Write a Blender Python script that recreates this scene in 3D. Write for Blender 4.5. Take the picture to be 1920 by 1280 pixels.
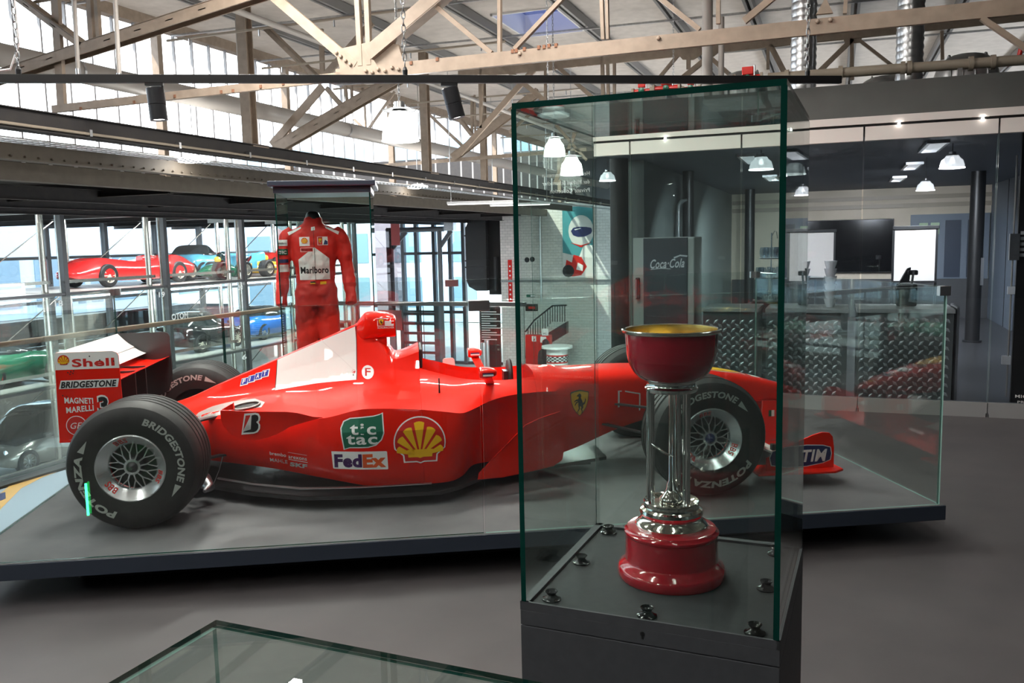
import bpy, bmesh, math, random
from mathutils import Vector, Matrix
from mathutils.bvhtree import BVHTree
for o in list(bpy.data.objects): bpy.data.objects.remove(o)
SC = bpy.context.scene
COL = SC.collection
PI = math.pi
R = math.radians
# ---------------------------------------------------------------- camera
EYE = Vector((0, 0, 1.62))
cam_d = bpy.data.cameras.new('camera'); cam = bpy.data.objects.new('camera', cam_d); COL.objects.link(cam)
cam_d.sensor_fit = 'HORIZONTAL'; cam_d.sensor_width = 36.0; cam_d.lens = 36.0 * 1600 / 1920
cam_d.clip_start = 0.05; cam_d.clip_end = 300
CAMROT = (Matrix.Rotation(R(20.77), 4, 'Z') @ Matrix.Rotation(R(90 - 6.62), 4, 'X') @ Matrix.Rotation(R(-1.25), 4, 'Z'))
cam.matrix_world = Matrix.Translation(EYE) @ CAMROT
SC.camera = cam
# ---------------------------------------------------------------- daylight, exposure
world = bpy.data.worlds.new('sky'); SC.world = world; world.use_nodes = True
bg = world.node_tree.nodes['Background']
bg.inputs['Color'].default_value = (0.86, 0.93, 1.0, 1); bg.inputs['Strength'].default_value = 3.5
sun_d = bpy.data.lights.new('sun', 'SUN'); sun_d.energy = 5.0; sun_d.angle = R(1.0); sun_d.color = (1.0, 0.9, 0.76)
sun = bpy.data.objects.new('sun', sun_d); COL.objects.link(sun)
sun.rotation_euler = Vector((0.45, 0.45, -0.77)).to_track_quat('-Z', 'Y').to_euler()   # high sun that reaches the atrium through the clerestory
SC.view_settings.view_transform = 'Standard'; SC.view_settings.look = 'None'
SC.view_settings.gamma = 1.0; SC.view_settings.use_curve_mapping = False
SC.view_settings.exposure = 1.02
SC.cycles.use_denoising = True
SC.cycles.max_bounces = 6; SC.cycles.diffuse_bounces = 3; SC.cycles.glossy_bounces = 3
SC.cycles.transmission_bounces = 4; SC.cycles.transparent_max_bounces = 24; SC.cycles.use_adaptive_sampling = True; SC.cycles.adaptive_threshold = 0.055; SC.cycles.adaptive_min_samples = 24
SC.cycles.sample_clamp_indirect = 6.0; SC.cycles.caustics_reflective = False; SC.cycles.caustics_refractive = False

# ---------------------------------------------------------------- pixel helpers: a pixel of the photograph onto a real plane
CR3 = CAMROT.to_3x3()
def ray(x, y): return CR3 @ Vector(((x - 960) / 1600, -(y - 640) / 1600, -1.0))
def atX(x, y, X): d = ray(x, y); return EYE + d * ((X - EYE.x) / d.x)
def atY(x, y, Y): d = ray(x, y); return EYE + d * ((Y - EYE.y) / d.y)
def atZ(x, y, Z): d = ray(x, y); return EYE + d * ((Z - EYE.z) / d.z)

# ---------------------------------------------------------------- materials
MATS = {}
def nt(name):
    m = bpy.data.materials.new(name); m.use_nodes = True; MATS[name] = m
    t = m.node_tree; return m, t, t.nodes['Principled BSDF']
def rgb(c): return (c[0], c[1], c[2], 1.0)
def pm(name, col, rough=.5, metal=0., coat=0., noise=None, bump=0., scale=20., spec=.5, emit=None, es=0., coat_rough=.03):
    """principled material; noise = second colour mixed in by a noise texture, bump = fine relief"""
    m, t, b = nt(name)
    b.inputs['Base Color'].default_value = rgb(col); b.inputs['Roughness'].default_value = rough
    b.inputs['Metallic'].default_value = metal; b.inputs['Coat Weight'].default_value = coat
    b.inputs['Coat Roughness'].default_value = coat_rough; b.inputs['Specular IOR Level'].default_value = spec
    if emit: b.inputs['Emission Color'].default_value = rgb(emit); b.inputs['Emission Strength'].default_value = es
    if noise or bump:
        tc = t.nodes.new('ShaderNodeTexCoord'); n = t.nodes.new('ShaderNodeTexNoise')
        n.inputs['Scale'].default_value = scale; n.inputs['Detail'].default_value = 6
        t.links.new(tc.outputs['Object'], n.inputs['Vector'])
        if noise:
            r = t.nodes.new('ShaderNodeValToRGB'); r.color_ramp.elements[0].position = .35; r.color_ramp.elements[1].position = .7
            r.color_ramp.elements[0].color = rgb(col); r.color_ramp.elements[1].color = rgb(noise)
            t.links.new(n.outputs['Fac'], r.inputs['Fac']); t.links.new(r.outputs['Color'], b.inputs['Base Color'])
        if bump:
            bp = t.nodes.new('ShaderNodeBump'); bp.inputs['Strength'].default_value = bump; bp.inputs['Distance'].default_value = .01
            t.links.new(n.outputs['Fac'], bp.inputs['Height']); t.links.new(bp.outputs['Normal'], b.inputs['Normal'])
    return m
def glassmat(name, tint=(.93, .97, .96), base=.045, gain=1.0, rough=0.):
    """clear pane: transparent with a Schlick reflection on every face"""
    m, t, b = nt(name); t.nodes.remove(b); out = t.nodes['Material Output']
    tr = t.nodes.new('ShaderNodeBsdfTransparent'); tr.inputs['Color'].default_value = rgb(tint)
    gl = t.nodes.new('ShaderNodeBsdfGlossy'); gl.inputs['Roughness'].default_value = rough
    lw = t.nodes.new('ShaderNodeLayerWeight'); lw.inputs['Blend'].default_value = .5
    p = t.nodes.new('ShaderNodeMath'); p.operation = 'POWER'; p.inputs[1].default_value = 5
    a = t.nodes.new('ShaderNodeMath'); a.operation = 'MULTIPLY_ADD'; a.inputs[1].default_value = (1 - base) * gain; a.inputs[2].default_value = base
    mx = t.nodes.new('ShaderNodeMixShader')
    t.links.new(lw.outputs['Facing'], p.inputs[0]); t.links.new(p.outputs[0], a.inputs[0]); t.links.new(a.outputs[0], mx.inputs[0])
    t.links.new(tr.outputs[0], mx.inputs[1]); t.links.new(gl.outputs[0], mx.inputs[2]); t.links.new(mx.outputs[0], out.inputs['Surface'])
    return m
def emat(name, col, s):
    m, t, b = nt(name); t.nodes.remove(b); e = t.nodes.new('ShaderNodeEmission')
    e.inputs['Color'].default_value = rgb(col); e.inputs['Strength'].default_value = s
    t.links.new(e.outputs[0], t.nodes['Material Output'].inputs['Surface']); return m
M = MATS
pm('floor', (.074, .069, .072), .5, spec=.3, noise=(.088, .082, .084), bump=.03, scale=3.)
pm('platform_top', (.10, .102, .108), .6, noise=(.125, .125, .13), bump=.02, scale=6., spec=.3)
pm('platform_edge', (.030, .042, .065), .35)
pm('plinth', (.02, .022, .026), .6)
pm('plinth_grey', (.070, .074, .082), .6, noise=(.078, .082, .09), scale=40., spec=.25)
pm('case_board', (.042, .044, .047), .65, noise=(.048, .05, .053), scale=40., spec=.15)
pm('steel_paint', (.32, .25, .19), .55, noise=(.25, .195, .148), bump=.05, scale=9.)
pm('steel_dark', (.042, .040, .041), .7, spec=.15, noise=(.052, .048, .046), scale=6.)
pm('steel_rivet', (.11, .092, .07), .6, noise=(.09, .075, .058), scale=6.)
pm('rust', (.22, .10, .055), .8)
pm('pipe_grey', (.42, .39, .36), .45)
pm('pipe_beige', (.33, .28, .22), .5)
pm('galv', (.55, .56, .57), .28, metal=.9, noise=(.42, .43, .44), scale=15.)
pm('roof_board', (.66, .61, .56), .8, noise=(.57, .525, .48), bump=.1, scale=5.)
pm('purlin', (.22, .215, .21), .5)
pm('black', (.012, .012, .013), .4)
pm('black_gloss', (.006, .006, .007), .12, spec=.3)
pm('dark_metal', (.03, .032, .036), .35, metal=.3)
pm('window_bar_grey', (.32, .32, .33), .5)
pm('mullion', (.10, .105, .11), .4, metal=.4)
pm('chrome', (.82, .82, .80), .06, metal=1.)
pm('silver', (.80, .77, .70), .09, metal=1.)
pm('gold', (1.0, .70, .22), .26, metal=1.)
pm('heat_metal', (.34, .32, .31), .45, metal=.6)
pm('alu', (.62, .64, .66), .3, metal=1.)
pm('rim_metal', (.72, .74, .77), .24, metal=.8)
pm('white', (.82, .82, .82), .45)
pm('white_gloss', (.85, .85, .85), .2, coat=.6)
pm('header_white', (.74, .69, .65), .5)
pm('fascia', (.095, .10, .095), .55, noise=(.11, .115, .108), scale=4.)
pm('concrete', (.30, .29, .27), .8, noise=(.24, .23, .22), bump=.1, scale=3.)
pm('wall_dark', (.05, .052, .055), .6)
pm('wall_blue', (.13, .16, .20), .5)
pm('wall_beige', (.58, .50, .40), .7, noise=(.48, .42, .33), scale=2.)
pm('brick_white', (.66, .65, .63), .75, noise=(.55, .54, .52), scale=7.)
pm('mortar', (.40, .39, .38), .9)
pm('rubber', (.018, .018, .019), .55, noise=(.026, .026, .027), bump=.04, scale=25., spec=.3)
pm('tyre_letter', (.42, .43, .42), .5)
pm('carbon', (.022, .022, .024), .35)
pm('f_red', (.80, .010, .001), .42, coat=.42, spec=.08)
pm('f_dark_red', (.50, .012, .012), .3, coat=.6)
pm('f_white', (.82, .82, .81), .4, coat=.5, spec=.3)
pm('d_white', (.85, .85, .85), .35)
pm('d_black', (.01, .01, .012), .35)
pm('d_red', (.62, .02, .015), .3)
pm('d_yellow', (.90, .50, .01), .35)
pm('d_green', (.008, .13, .075), .35)
pm('d_blue', (.02, .03, .36), .35)
pm('d_navy', (.02, .03, .12), .35)
pm('d_purple', (.05, .01, .09), .35)
pm('d_orange', (.75, .10, .015), .35)
pm('d_silver', (.68, .68, .68), .35)
pm('maroon_bowl', (.46, .004, .024), .12, coat=1.0)
pm('maroon_wood', (.48, .003, .016), .16, coat=.8, noise=(.40, .002, .013), scale=12.)
pm('suit_red', (.66, .018, .010), .6, bump=.12, scale=14.)
pm('glass_edge', (.002, .045, .034), .2, spec=.25)
pm('glass_edge_pale', (.25, .42, .38), .15)
pm('lamp_emit', (1, 1, 1), .4, emit=(1., .97, .92), es=14.)
pm('lamp_white', (.80, .80, .80), .3, emit=(1., .97, .93), es=2.2)
pm('spot_emit', (1, 1, 1), .4, emit=(1., .95, .88), es=10.)
emat('green_glow', (.02, 1., .18), 5.)
glassmat('glass', (.945, .975, .965), .045)
glassmat('glass_case', (.93, .975, .96), .05)
glassmat('glass_tower', (.95, .97, .97), .05)
glassmat('glass_facade', (.86, .90, .93), .06)
glassmat('glass_room', (.84, .87, .90), .05)
glassmat('clear', (.97, .98, .98), .05)

# ---------------------------------------------------------------- mesh helpers
class MB:
    def __init__(s): s.v = []; s.f = []; s.mi = []; s.cur = 0
    def add(s, vs, fs, mi=None):
        n = len(s.v); s.v += [tuple(v) for v in vs]; s.f += [tuple(i + n for i in f) for f in fs]
        s.mi += [s.cur if mi is None else mi] * len(fs); return s
    def box(s, c, d, rot=None):
        x, y, z = d[0] / 2, d[1] / 2, d[2] / 2; c = Vector(c)
        vs = [Vector(p) for p in ((-x,-y,-z),(x,-y,-z),(x,y,-z),(-x,y,-z),(-x,-y,z),(x,-y,z),(x,y,z),(-x,y,z))]
        if rot is not None: vs = [rot @ v for v in vs]
        return s.add([v + c for v in vs], [(3,2,1,0),(4,5,6,7),(0,1,5,4),(1,2,6,5),(2,3,7,6),(3,0,4,7)])
    def bb(s, a, b): return s.box([(a[i] + b[i]) / 2 for i in range(3)], [abs(b[i] - a[i]) for i in range(3)])
    def bar(s, p, q, w, h, up=(0, 0, 1)):
        """rectangular bar from p to q: w across, h along up"""
        p, q = Vector(p), Vector(q); d = q - p; L = d.length; d.normalize(); u = Vector(up)
        if abs(d.dot(u)) > .98: u = Vector((0, 1, 0)) if abs(d.y) < .9 else Vector((1, 0, 0))
        sd = d.cross(u).normalized(); u = sd.cross(d).normalized()
        vs = []
        for e in (p, q):
            for a, b in ((-1,-1),(1,-1),(1,1),(-1,1)): vs.append(e + sd * (a * w / 2) + u * (b * h / 2))
        return s.add(vs, [(0,1,2,3),(7,6,5,4),(1,0,4,5),(2,1,5,6),(3,2,6,7),(0,3,7,4)])
    def ibeam(s, p, q, w, h, t=.012, up=(0, 0, 1)):
        p, q = Vector(p), Vector(q); d = (q - p).normalized(); u = Vector(up); sd = d.cross(u).normalized(); u = sd.cross(d).normalized()
        s.bar(p + u * (h/2 - t/2), q + u * (h/2 - t/2), w, t, u); s.bar(p - u * (h/2 - t/2), q - u * (h/2 - t/2), w, t, u)
        return s.bar(p, q, t, h - 2 * t, u)
    def cyl(s, p, q, r, r2=None, n=12, caps=True):
        p, q = Vector(p), Vector(q); r2 = r if r2 is None else r2; d = (q - p).normalized()
        a = d.orthogonal().normalized(); b = d.cross(a); vs = []
        for e, rr in ((p, r), (q, r2)):
            for i in range(n): t = 2 * PI * i / n; vs.append(e + (a * math.cos(t) + b * math.sin(t)) * rr)
        fs = [(i, (i + 1) % n, n + (i + 1) % n, n + i) for i in range(n)]
        if caps: fs += [tuple(range(n - 1, -1, -1)), tuple(range(n, 2 * n))]
        return s.add(vs, fs)
    def tube(s, pts, r, n=8, closed=False):
        pts = [Vector(p) for p in pts]; m = len(pts); rings = []; prev = None
        for i, p in enumerate(pts):
            if closed: d = pts[(i + 1) % m] - pts[i - 1]
            else: d = pts[min(i + 1, m - 1)] - pts[max(i - 1, 0)]
            d.normalize()
            if prev is None: a = d.orthogonal().normalized()
            else: a = (prev - d * prev.dot(d)).normalized()
            prev = a; b = d.cross(a); rr = r[i] if isinstance(r, (list, tuple)) else r
            rings.append([p + (a * math.cos(2*PI*k/n) + b * math.sin(2*PI*k/n)) * rr for k in range(n)])
        vs = [v for g in rings for v in g]; fs = []
        for i in range(m if closed else m - 1):
            j = (i + 1) % m
            for k in range(n): fs.append((i*n + k, i*n + (k+1) % n, j*n + (k+1) % n, j*n + k))
        if not closed: fs += [tuple(range(n - 1, -1, -1)), tuple((m-1)*n + k for k in range(n))]
        return s.add(vs, fs)
    def lathe(s, prof, n=32, c=(0, 0, 0), axis='Z', a0=0., a1=2*PI):
        """prof: (r, h) pairs turned about an axis through c"""
        full = abs(a1 - a0 - 2*PI) < 1e-6; m = n if full else n + 1; vs = []
        for r, h in prof:
            for i in range(m):
                t = a0 + (a1 - a0) * i / n; x, y = r * math.cos(t), r * math.sin(t)
                v = (x, y, h) if axis == 'Z' else ((x, h, y) if axis == 'Y' else (h, x, y))
                vs.append((v[0] + c[0], v[1] + c[1], v[2] + c[2]))
        fs = []
        for j in range(len(prof) - 1):
            for i in range(n):
                k = (i + 1) % m; f = (j*m + i, j*m + k, (j+1)*m + k, (j+1)*m + i)
                fs.append(f if axis != 'Y' else f[::-1])
        return s.add(vs, fs)
    def prism(s, pts, fn, t0, t1):
        """outline pts (2-D) extruded between t0 and t1; fn(a, b, t) -> 3-D"""
        n = len(pts); vs = [fn(a, b, t0) for a, b in pts] + [fn(a, b, t1) for a, b in pts]
        return s.add(vs, [tuple(range(n - 1, -1, -1)), tuple(range(n, 2*n))] + [(i, (i+1) % n, n + (i+1) % n, n + i) for i in range(n)])
    def quad(s, *p): return s.add(p, [tuple(range(len(p)))])
    def build(s, name, mat, parent=None, smooth=None, loc=None, fix=True, bevel=0.):
        me = bpy.data.meshes.new(name); me.from_pydata(s.v, [], s.f)
        mats = mat if isinstance(mat, (list, tuple)) else [mat]
        for m in mats: me.materials.append(M[m])
        for p, k in zip(me.polygons, s.mi): p.material_index = k
        if fix or bevel:
            b = bmesh.new(); b.from_mesh(me)
            if fix: bmesh.ops.recalc_face_normals(b, faces=b.faces)
            b.to_mesh(me); b.free()
        me.update()
        o = bpy.data.objects.new(name, me); COL.objects.link(o)
        if parent is not None: o.parent = parent
        if loc is not None: o.location = loc
        if smooth is not None:
            for p in me.polygons: p.use_smooth = True
            if smooth < 179: me.set_sharp_from_angle(angle=R(smooth))
        if bevel:
            md = o.modifiers.new('bevel', 'BEVEL'); md.width = bevel; md.segments = 2; md.limit_method = 'ANGLE'
        return o
def tag(o, label=None, cat=None, group=None, kind=None):
    if label: o['label'] = label
    if cat: o['category'] = cat
    if group: o['group'] = group
    if kind: o['kind'] = kind
    return o
def thing(name, label, cat, loc=(0, 0, 0), rotz=0., group=None):
    o = bpy.data.objects.new(name, None); COL.objects.link(o); o.empty_display_size = .1
    o.location = loc; o.rotation_euler = (0, 0, rotz); return tag(o, label, cat, group)
def sub(name, parent, loc=(0, 0, 0), rot=(0, 0, 0)):
    o = bpy.data.objects.new(name, None); COL.objects.link(o); o.parent = parent; o.location = loc; o.rotation_euler = rot; o.empty_display_size = .1
    return o
def struct(o): o['kind'] = 'structure'; return o
def dup(o, parent=None, loc=None, rotz=None):
    c = o.copy(); COL.objects.link(c)
    if parent is not None: c.parent = parent
    if loc is not None: c.location = loc
    if rotz is not None: c.rotation_euler = (0, 0, rotz)
    for ch in list(o.children): dup(ch, c)
    return c
def pane(name, p, q, h, t, parent=None, mat='glass', edge='glass_edge', up=(0, 0, 1), end=None):
    """upright glass sheet from p to q (bottom edge), h tall, t thick; its narrow edges are green"""
    p, q = Vector(p), Vector(q); d = q - p; n = d.cross(Vector(up)).normalized() * (t / 2); u = Vector(up) * h
    b = MB(); vs = [p - n, q - n, q + n, p + n]; vs += [v + u for v in vs]
    b.add(vs, [(0,1,5,4),(2,3,7,6)], 0); b.add(vs, [(3,2,1,0),(4,5,6,7),(3,0,4,7)], 1); b.add(vs, [(1,2,6,5)], 2 if end else 1)
    return b.build(name, [mat, edge] + ([end] if end else []), parent)
def catmull(P, n):
    """Catmull-Rom through a list of equal-length tuples, n steps per span"""
    out = []
    for i in range(len(P) - 1):
        a, b, c, d = P[max(i-1, 0)], P[i], P[i+1], P[min(i+2, len(P)-1)]
        for k in range(n):
            t = k / n
            out.append(tuple(.5*((2*b[j]) + (-a[j]+c[j])*t + (2*a[j]-5*b[j]+4*c[j]-d[j])*t*t + (-a[j]+3*b[j]-3*c[j]+d[j])*t**3) for j in range(len(b))))
    out.append(tuple(P[-1])); return out
# ---------------------------------------------------------------- lettering
TXT = {}
def text2d(s, size=1.0, shear=0., bold=0., space=1.07, sx=1.0):
    """triangulated outline of a line of text in 2-D, origin at its left end on the baseline; size = capital height"""
    key = (s, shear, bold, space)
    if key not in TXT:
        cu = bpy.data.curves.new('t', 'FONT'); cu.body = s; cu.shear = shear; cu.offset = bold; cu.space_character = space
        cu.resolution_u = 3; o = bpy.data.objects.new('t', cu); COL.objects.link(o)
        dg = bpy.context.evaluated_depsgraph_get(); me = bpy.data.meshes.new_from_object(o.evaluated_get(dg))
        vs = [(v.co.x, v.co.y) for v in me.vertices]; fs = [tuple(p.vertices) for p in me.polygons]
        bpy.data.objects.remove(o); bpy.data.curves.remove(cu); bpy.data.meshes.remove(me)
        x0 = min(v[0] for v in vs); TXT[key] = ([(x - x0, y) for x, y in vs], fs)
    vs, fs = TXT[key]; k = size / .73
    return [(x * k * sx, y * k) for x, y in vs], fs
def text_fit(s, w, h, **kw):
    """text stretched to width w and capital height h, origin bottom left"""
    vs, fs = text2d(s, h, **kw); X = max(v[0] for v in vs); return [(x * w / X, y) for x, y in vs], fs
def put(mb, vf, fn, mi=None):
    vs, fs = vf; mb.add([fn(x, y) for x, y in vs], fs, mi); return mb
# ================================================================ the hall: floors, walls, roof
def slab(name, a, b, mat, parent=None): return MB().bb(a, b).build(name, mat, parent)
struct(slab('floor', (-5.6, -7, -.35), (9, 8.55, 0), 'floor'))
struct(slab('floor_lower', (-34, -7, -4.9), (9, 46, -4.6), 'concrete'))
# wall behind the camera, right-hand end wall
struct(slab('wall_back', (-34, -7.4, -4.6), (9, -7.1, 6.1), 'wall_dark'))
struct(slab('wall_right', (9, -7.4, -.3), (9.3, 46, 6.1), 'wall_dark'))
# far end wall: brick bay, dark bay behind the air duct
wf = struct(slab('wall_far', (-15.6, 40.6, -4.6), (9, 41, 6.1), 'wall_dark'))
slab('top_band', (-34, 40.5, 3.45), (-12, 41, 6.0), 'steel_dark', wf)
# white brick bay with real joints is built in the far-hall section
# roof over the nave, with skylights
glassmat('glass_sky', (.16, .19, .32), .05)
SKY = [(-6.1, -4.8, 15.3, 17.2), (-6.1, -4.8, 30, 31.9)]
def roof_z(X): return 5.92 - (X + 12) * .012
xs = sorted({-12.4, 9.3} | {s[0] for s in SKY} | {s[1] for s in SKY}); ys = sorted({-7.4, 46.} | {s[2] for s in SKY} | {s[3] for s in SKY})
rb = MB()
for i in range(len(xs) - 1):
    for j in range(len(ys) - 1):
        cx, cy = (xs[i] + xs[i+1]) / 2, (ys[j] + ys[j+1]) / 2
        if any(s[0] < cx < s[1] and s[2] < cy < s[3] for s in SKY): continue
        z0, z1 = roof_z(xs[i]), roof_z(xs[i+1])
        rb.add([(xs[i], ys[j], z0), (xs[i+1], ys[j], z1), (xs[i+1], ys[j+1], z1), (xs[i], ys[j+1], z0),
                (xs[i], ys[j], z0 + .2), (xs[i+1], ys[j], z1 + .2), (xs[i+1], ys[j+1], z1 + .2), (xs[i], ys[j+1], z0 + .2)],
               [(0,1,2,3),(4,5,6,7),(0,1,5,4),(1,2,6,5),(2,3,7,6),(3,0,4,7)])
roof = struct(rb.build('roof', 'roof_board'))
for k, s in enumerate(SKY):
    z = roof_z(s[0]); m = MB(); t = .04
    for a, b in (((s[0], s[2], z - .04), (s[0] + t, s[3], z + .45)), ((s[1] - t, s[2], z - .04), (s[1], s[3], z + .45)), ((s[0], s[2], z - .04), (s[1], s[2] + t, z + .45)), ((s[0], s[3] - t, z - .04), (s[1], s[3], z + .45))): m.bb(a, b)
    m.build('skylight_kerb', 'white', roof); MB().bb((s[0], s[2], z + .40), (s[1], s[3], z + .43)).build('skylight_glass', 'glass_sky', roof)
# purlins run along the nave, thin conduits cross it
for X in (-10.2, -8.2, -6.35, -4.55, -2.9, -1.5, .25, 2.0, 3.8):
    m = MB(); z = roof_z(X) - .1; m.bar((X - .05, -7, z), (X - .05, 40, z), .05, .16); m.bar((X + .05, -7, z), (X + .05, 40, z), .05, .16)
    m.build('purlin', 'purlin', roof)
for Y in (11.2, 13.6, 16.2, 19.4, 23.5, 28.5):
    MB().bar((-12, Y, roof_z(-12) - .22), (8, Y, roof_z(8) - .22), .035, .035).build('conduit', 'galv', roof)
# clerestory glazing on the left, X = -12, and the low aisle roof beyond it
cl = struct(MB().bb((-12.12, -7, 2.74), (-11.88, 40.5, 3.02)).build('wall_left', 'steel_rivet'))
m = MB().bb((-12.1, -7, 5.72), (-11.9, 40.5, 5.98)).build('eave_beam', 'steel_paint', cl)
MB().bar((-11.95, -7, 4.76), (-11.95, 40.5, 4.76), .10, .07).build('transom', 'mullion', cl)
yy = -6.9; k = 0
while yy < 40.4:
    w = .026 if k % 8 else .12
    MB().bb((-12.02, yy - w / 2, 3.0), (-11.96 + (w > .1) * .1, yy + w / 2, 5.75)).build('window_bar', 'steel_paint' if w > .1 else 'window_bar_grey', cl); yy += .5 if yy < 20 else 1.0; k += 1
ai = struct(MB().bb((-34, -7, 3.02), (-12.1, 40.6, 3.25)).build('ceiling_aisle', 'steel_dark'))
for Y in range(0, 40, 4): MB().ibeam((-34, Y + 1.5, 2.86), (-12.2, Y + 1.5, 2.86), .16, .3).build('joist', 'steel_dark', ai)
for X in (-14, -16.5, -19): MB().ibeam((X, -7, 2.72), (X, 40.5, 2.72), .18, .26).build('runner', 'steel_dark', ai)
# glazed facade behind the car tower
fa = struct(MB().bb((-30.2, -7, -4.6), (-30, 40.6, -3.9)).build('wall_facade', 'concrete'))
for Y in range(-7, 41, 3): MB().bb((-30.15, Y - .09, -3.9), (-29.9, Y + .09, 3.05)).build('mullion', 'mullion', fa)
for Y in range(-7, 40, 3): pane('glass_pane', (-30.05, Y + .09, -3.9), (-30.05, Y + 2.91, -3.9), 6.95, .02, fa, 'glass_facade', 'glass_edge')
for z in (-2.2, -.4, 1.4): MB().bb((-30.1, -7, z - .06), (-29.95, 40.6, z + .06)).build('transom', 'mullion', fa)

# ================================================================ long girders along the nave
g = thing('girder', 'long dark grey steel girder below the clerestory with a conduit along it', 'girder', (-8.5, -6, 3.09))
MB().ibeam((0, 0, 0), (0, 41.6, 0), .2, .235).build('beam', 'steel_dark', g); MB().bar((.02, 0, .0), (.02, 41.6, 0), .06, .2).build('web_plate', 'steel_dark', g)
MB().cyl((.10, 0, -.07), (.10, 41.6, -.07), .018, n=8).build('conduit', 'pipe_beige', g)
for k in range(22): MB().bb((.05, 6.5 + k * 1.5, -.1), (.12, 6.54 + k * 1.5, -.02)).build('bracket', 'galv', g)
g = thing('cable_tray', 'wire mesh cable tray hung under the dark grey girder', 'cable tray', (-8.55, -6, 2.86))
for x in (-.16, -.08, 0, .08, .16): MB().bar((x, 0, 0), (x, 41.6, 0), .008, .008).build('wire', 'galv', g)
m = MB()
for k in range(240): m.bar((-.16, 9 + k * .15, 0), (.16, 9 + k * .15, 0), .008, .008)
tag(m.build('cross_wires', 'galv', g), kind='stuff')
g = thing('riveted_girder', 'brown riveted plate girder running behind the dark grey one', 'girder', (-10.6, -6, 3.04))
MB().ibeam((0, 0, 0), (0, 41.6, 0), .22, .30).build('beam', 'steel_rivet', g)
m = MB()
for k in range(110):
    for z in (-.09, .09): m.lathe([(.0, .03), (.014, .022), (.018, .0)], 6, (.018, 9 + k * .22 + (.11 if z > 0 else 0), z), 'X')
tag(m.build('rivets', 'steel_rivet', g), kind='stuff')
# big pale duct along the nave
g = thing('air_pipe', 'thick pale grey pipe running the length of the clerestory', 'pipe', (-10.2, -6, 4.18))
MB().cyl((0, 0, 0), (0, 46, 0), .155, n=20).build('pipe_run', 'pipe_grey', g, smooth=60)
for k in range(9):
    MB().cyl((0, 12 + k * 3.6, .14), (0, 12 + k * 3.6, 1.7), .012, n=6).build('hanger', 'pipe_grey', g)
    MB().lathe([(.165, -.02), (.165, .02)], 20, (0, 12 + k * 3.6, 0), 'Y').build('clamp', 'galv', g)
g = thing('sprinkler_pipe', 'thin beige sprinkler pipe along the roof with drop branches', 'pipe', (-6.9, -6, 4.5))
MB().cyl((0, 0, 0), (0, 40, 0), .04, n=10).build('main_run', 'pipe_grey', g, smooth=60)
for k in range(8):
    MB().cyl((-2.2, 14 + k * 2.2, .12), (2.2, 14 + k * 2.2, .12), .018, n=6).build('branch', 'pipe_beige', g)
    for x in (-1.8, -.6, .6, 1.8): MB().cyl((x, 14 + k * 2.2, .02), (x, 14 + k * 2.2, .12), .012, n=6).build('sprinkler_head', 'galv', g)

# ================================================================ roof trusses (members in upright planes across the nave)
def member(mb, P, Q, w, t=.05, kind='bar'):
    if kind == 'bar': mb.bar(P, Q, t, w, (0, 0, 1) if abs((Q - P).normalized().z) < .95 else (1, 0, 0))
    else:
        d = (Q - P).normalized(); n = Vector((0, 1, 0)); s = d.cross(n).normalized()
        mb.bar(P + n * t, Q + n * t, .02, w, s); mb.bar(P - n * t, Q - n * t, .02, w, s); mb.bar(P + s * (w/2), Q + s * (w/2), 2 * t + .02, .012, s)
def truss(name, label, Y, chords, members, plates, mat='steel_paint'):
    """chords and members are given by where they show in the photograph, and stand in the plane y = Y"""
    t = thing(name, label, 'truss', (0, Y, 0), 0, 'steel roof trusses')
    L = lambda x, y: atY(x, y, Y) - Vector((0, Y, 0))
    for nm, a, b, wpx, kind in chords + members:
        P, Q = L(*a), L(*b); scale = ((EYE - (P + Vector((0, Y, 0)))).length + (EYE - (Q + Vector((0, Y, 0)))).length) / 2 / 1600
        if nm == 'tie_beam' and b[0] > 1920: Q = P + (Q - P) * ((8.9 - P.x) / (Q.x - P.x))     # runs on to the side wall
        elif nm != 'tie_beam':                                                                # members that leave the picture run on to the roof
            if b[1] <= 0: Q = P + (Q - P) * ((5.62 - P.z) / (Q.z - P.z))
            elif a[1] <= 0: P = Q + (P - Q) * ((5.62 - Q.z) / (P.z - Q.z))
        mb = MB(); member(mb, P, Q, wpx * scale, .05 if kind == 'bar' else .07, kind)
        if kind == 'lat':
            n = int((Q - P).length / .45)
            for k in range(1, n): c = P.lerp(Q, k / n); mb.box(c, (.10, .16, .012), Matrix.Rotation(math.atan2((Q-P).z, (Q-P).x) * -1, 3, 'Y'))
        mb.build(nm, mat, t)
    for pts in plates:
        V3 = [L(*p) for p in pts]; mb = MB(); n = len(V3)
        mb.add([v + Vector((0, -.02, 0)) for v in V3] + [v + Vector((0, .02, 0)) for v in V3], [tuple(range(n)), tuple(range(2*n - 1, n - 1, -1))] + [(i, (i+1) % n, n + (i+1) % n, n + i) for i in range(n)])
        mb.build('gusset_plate', mat, t)
    return t, L
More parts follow.
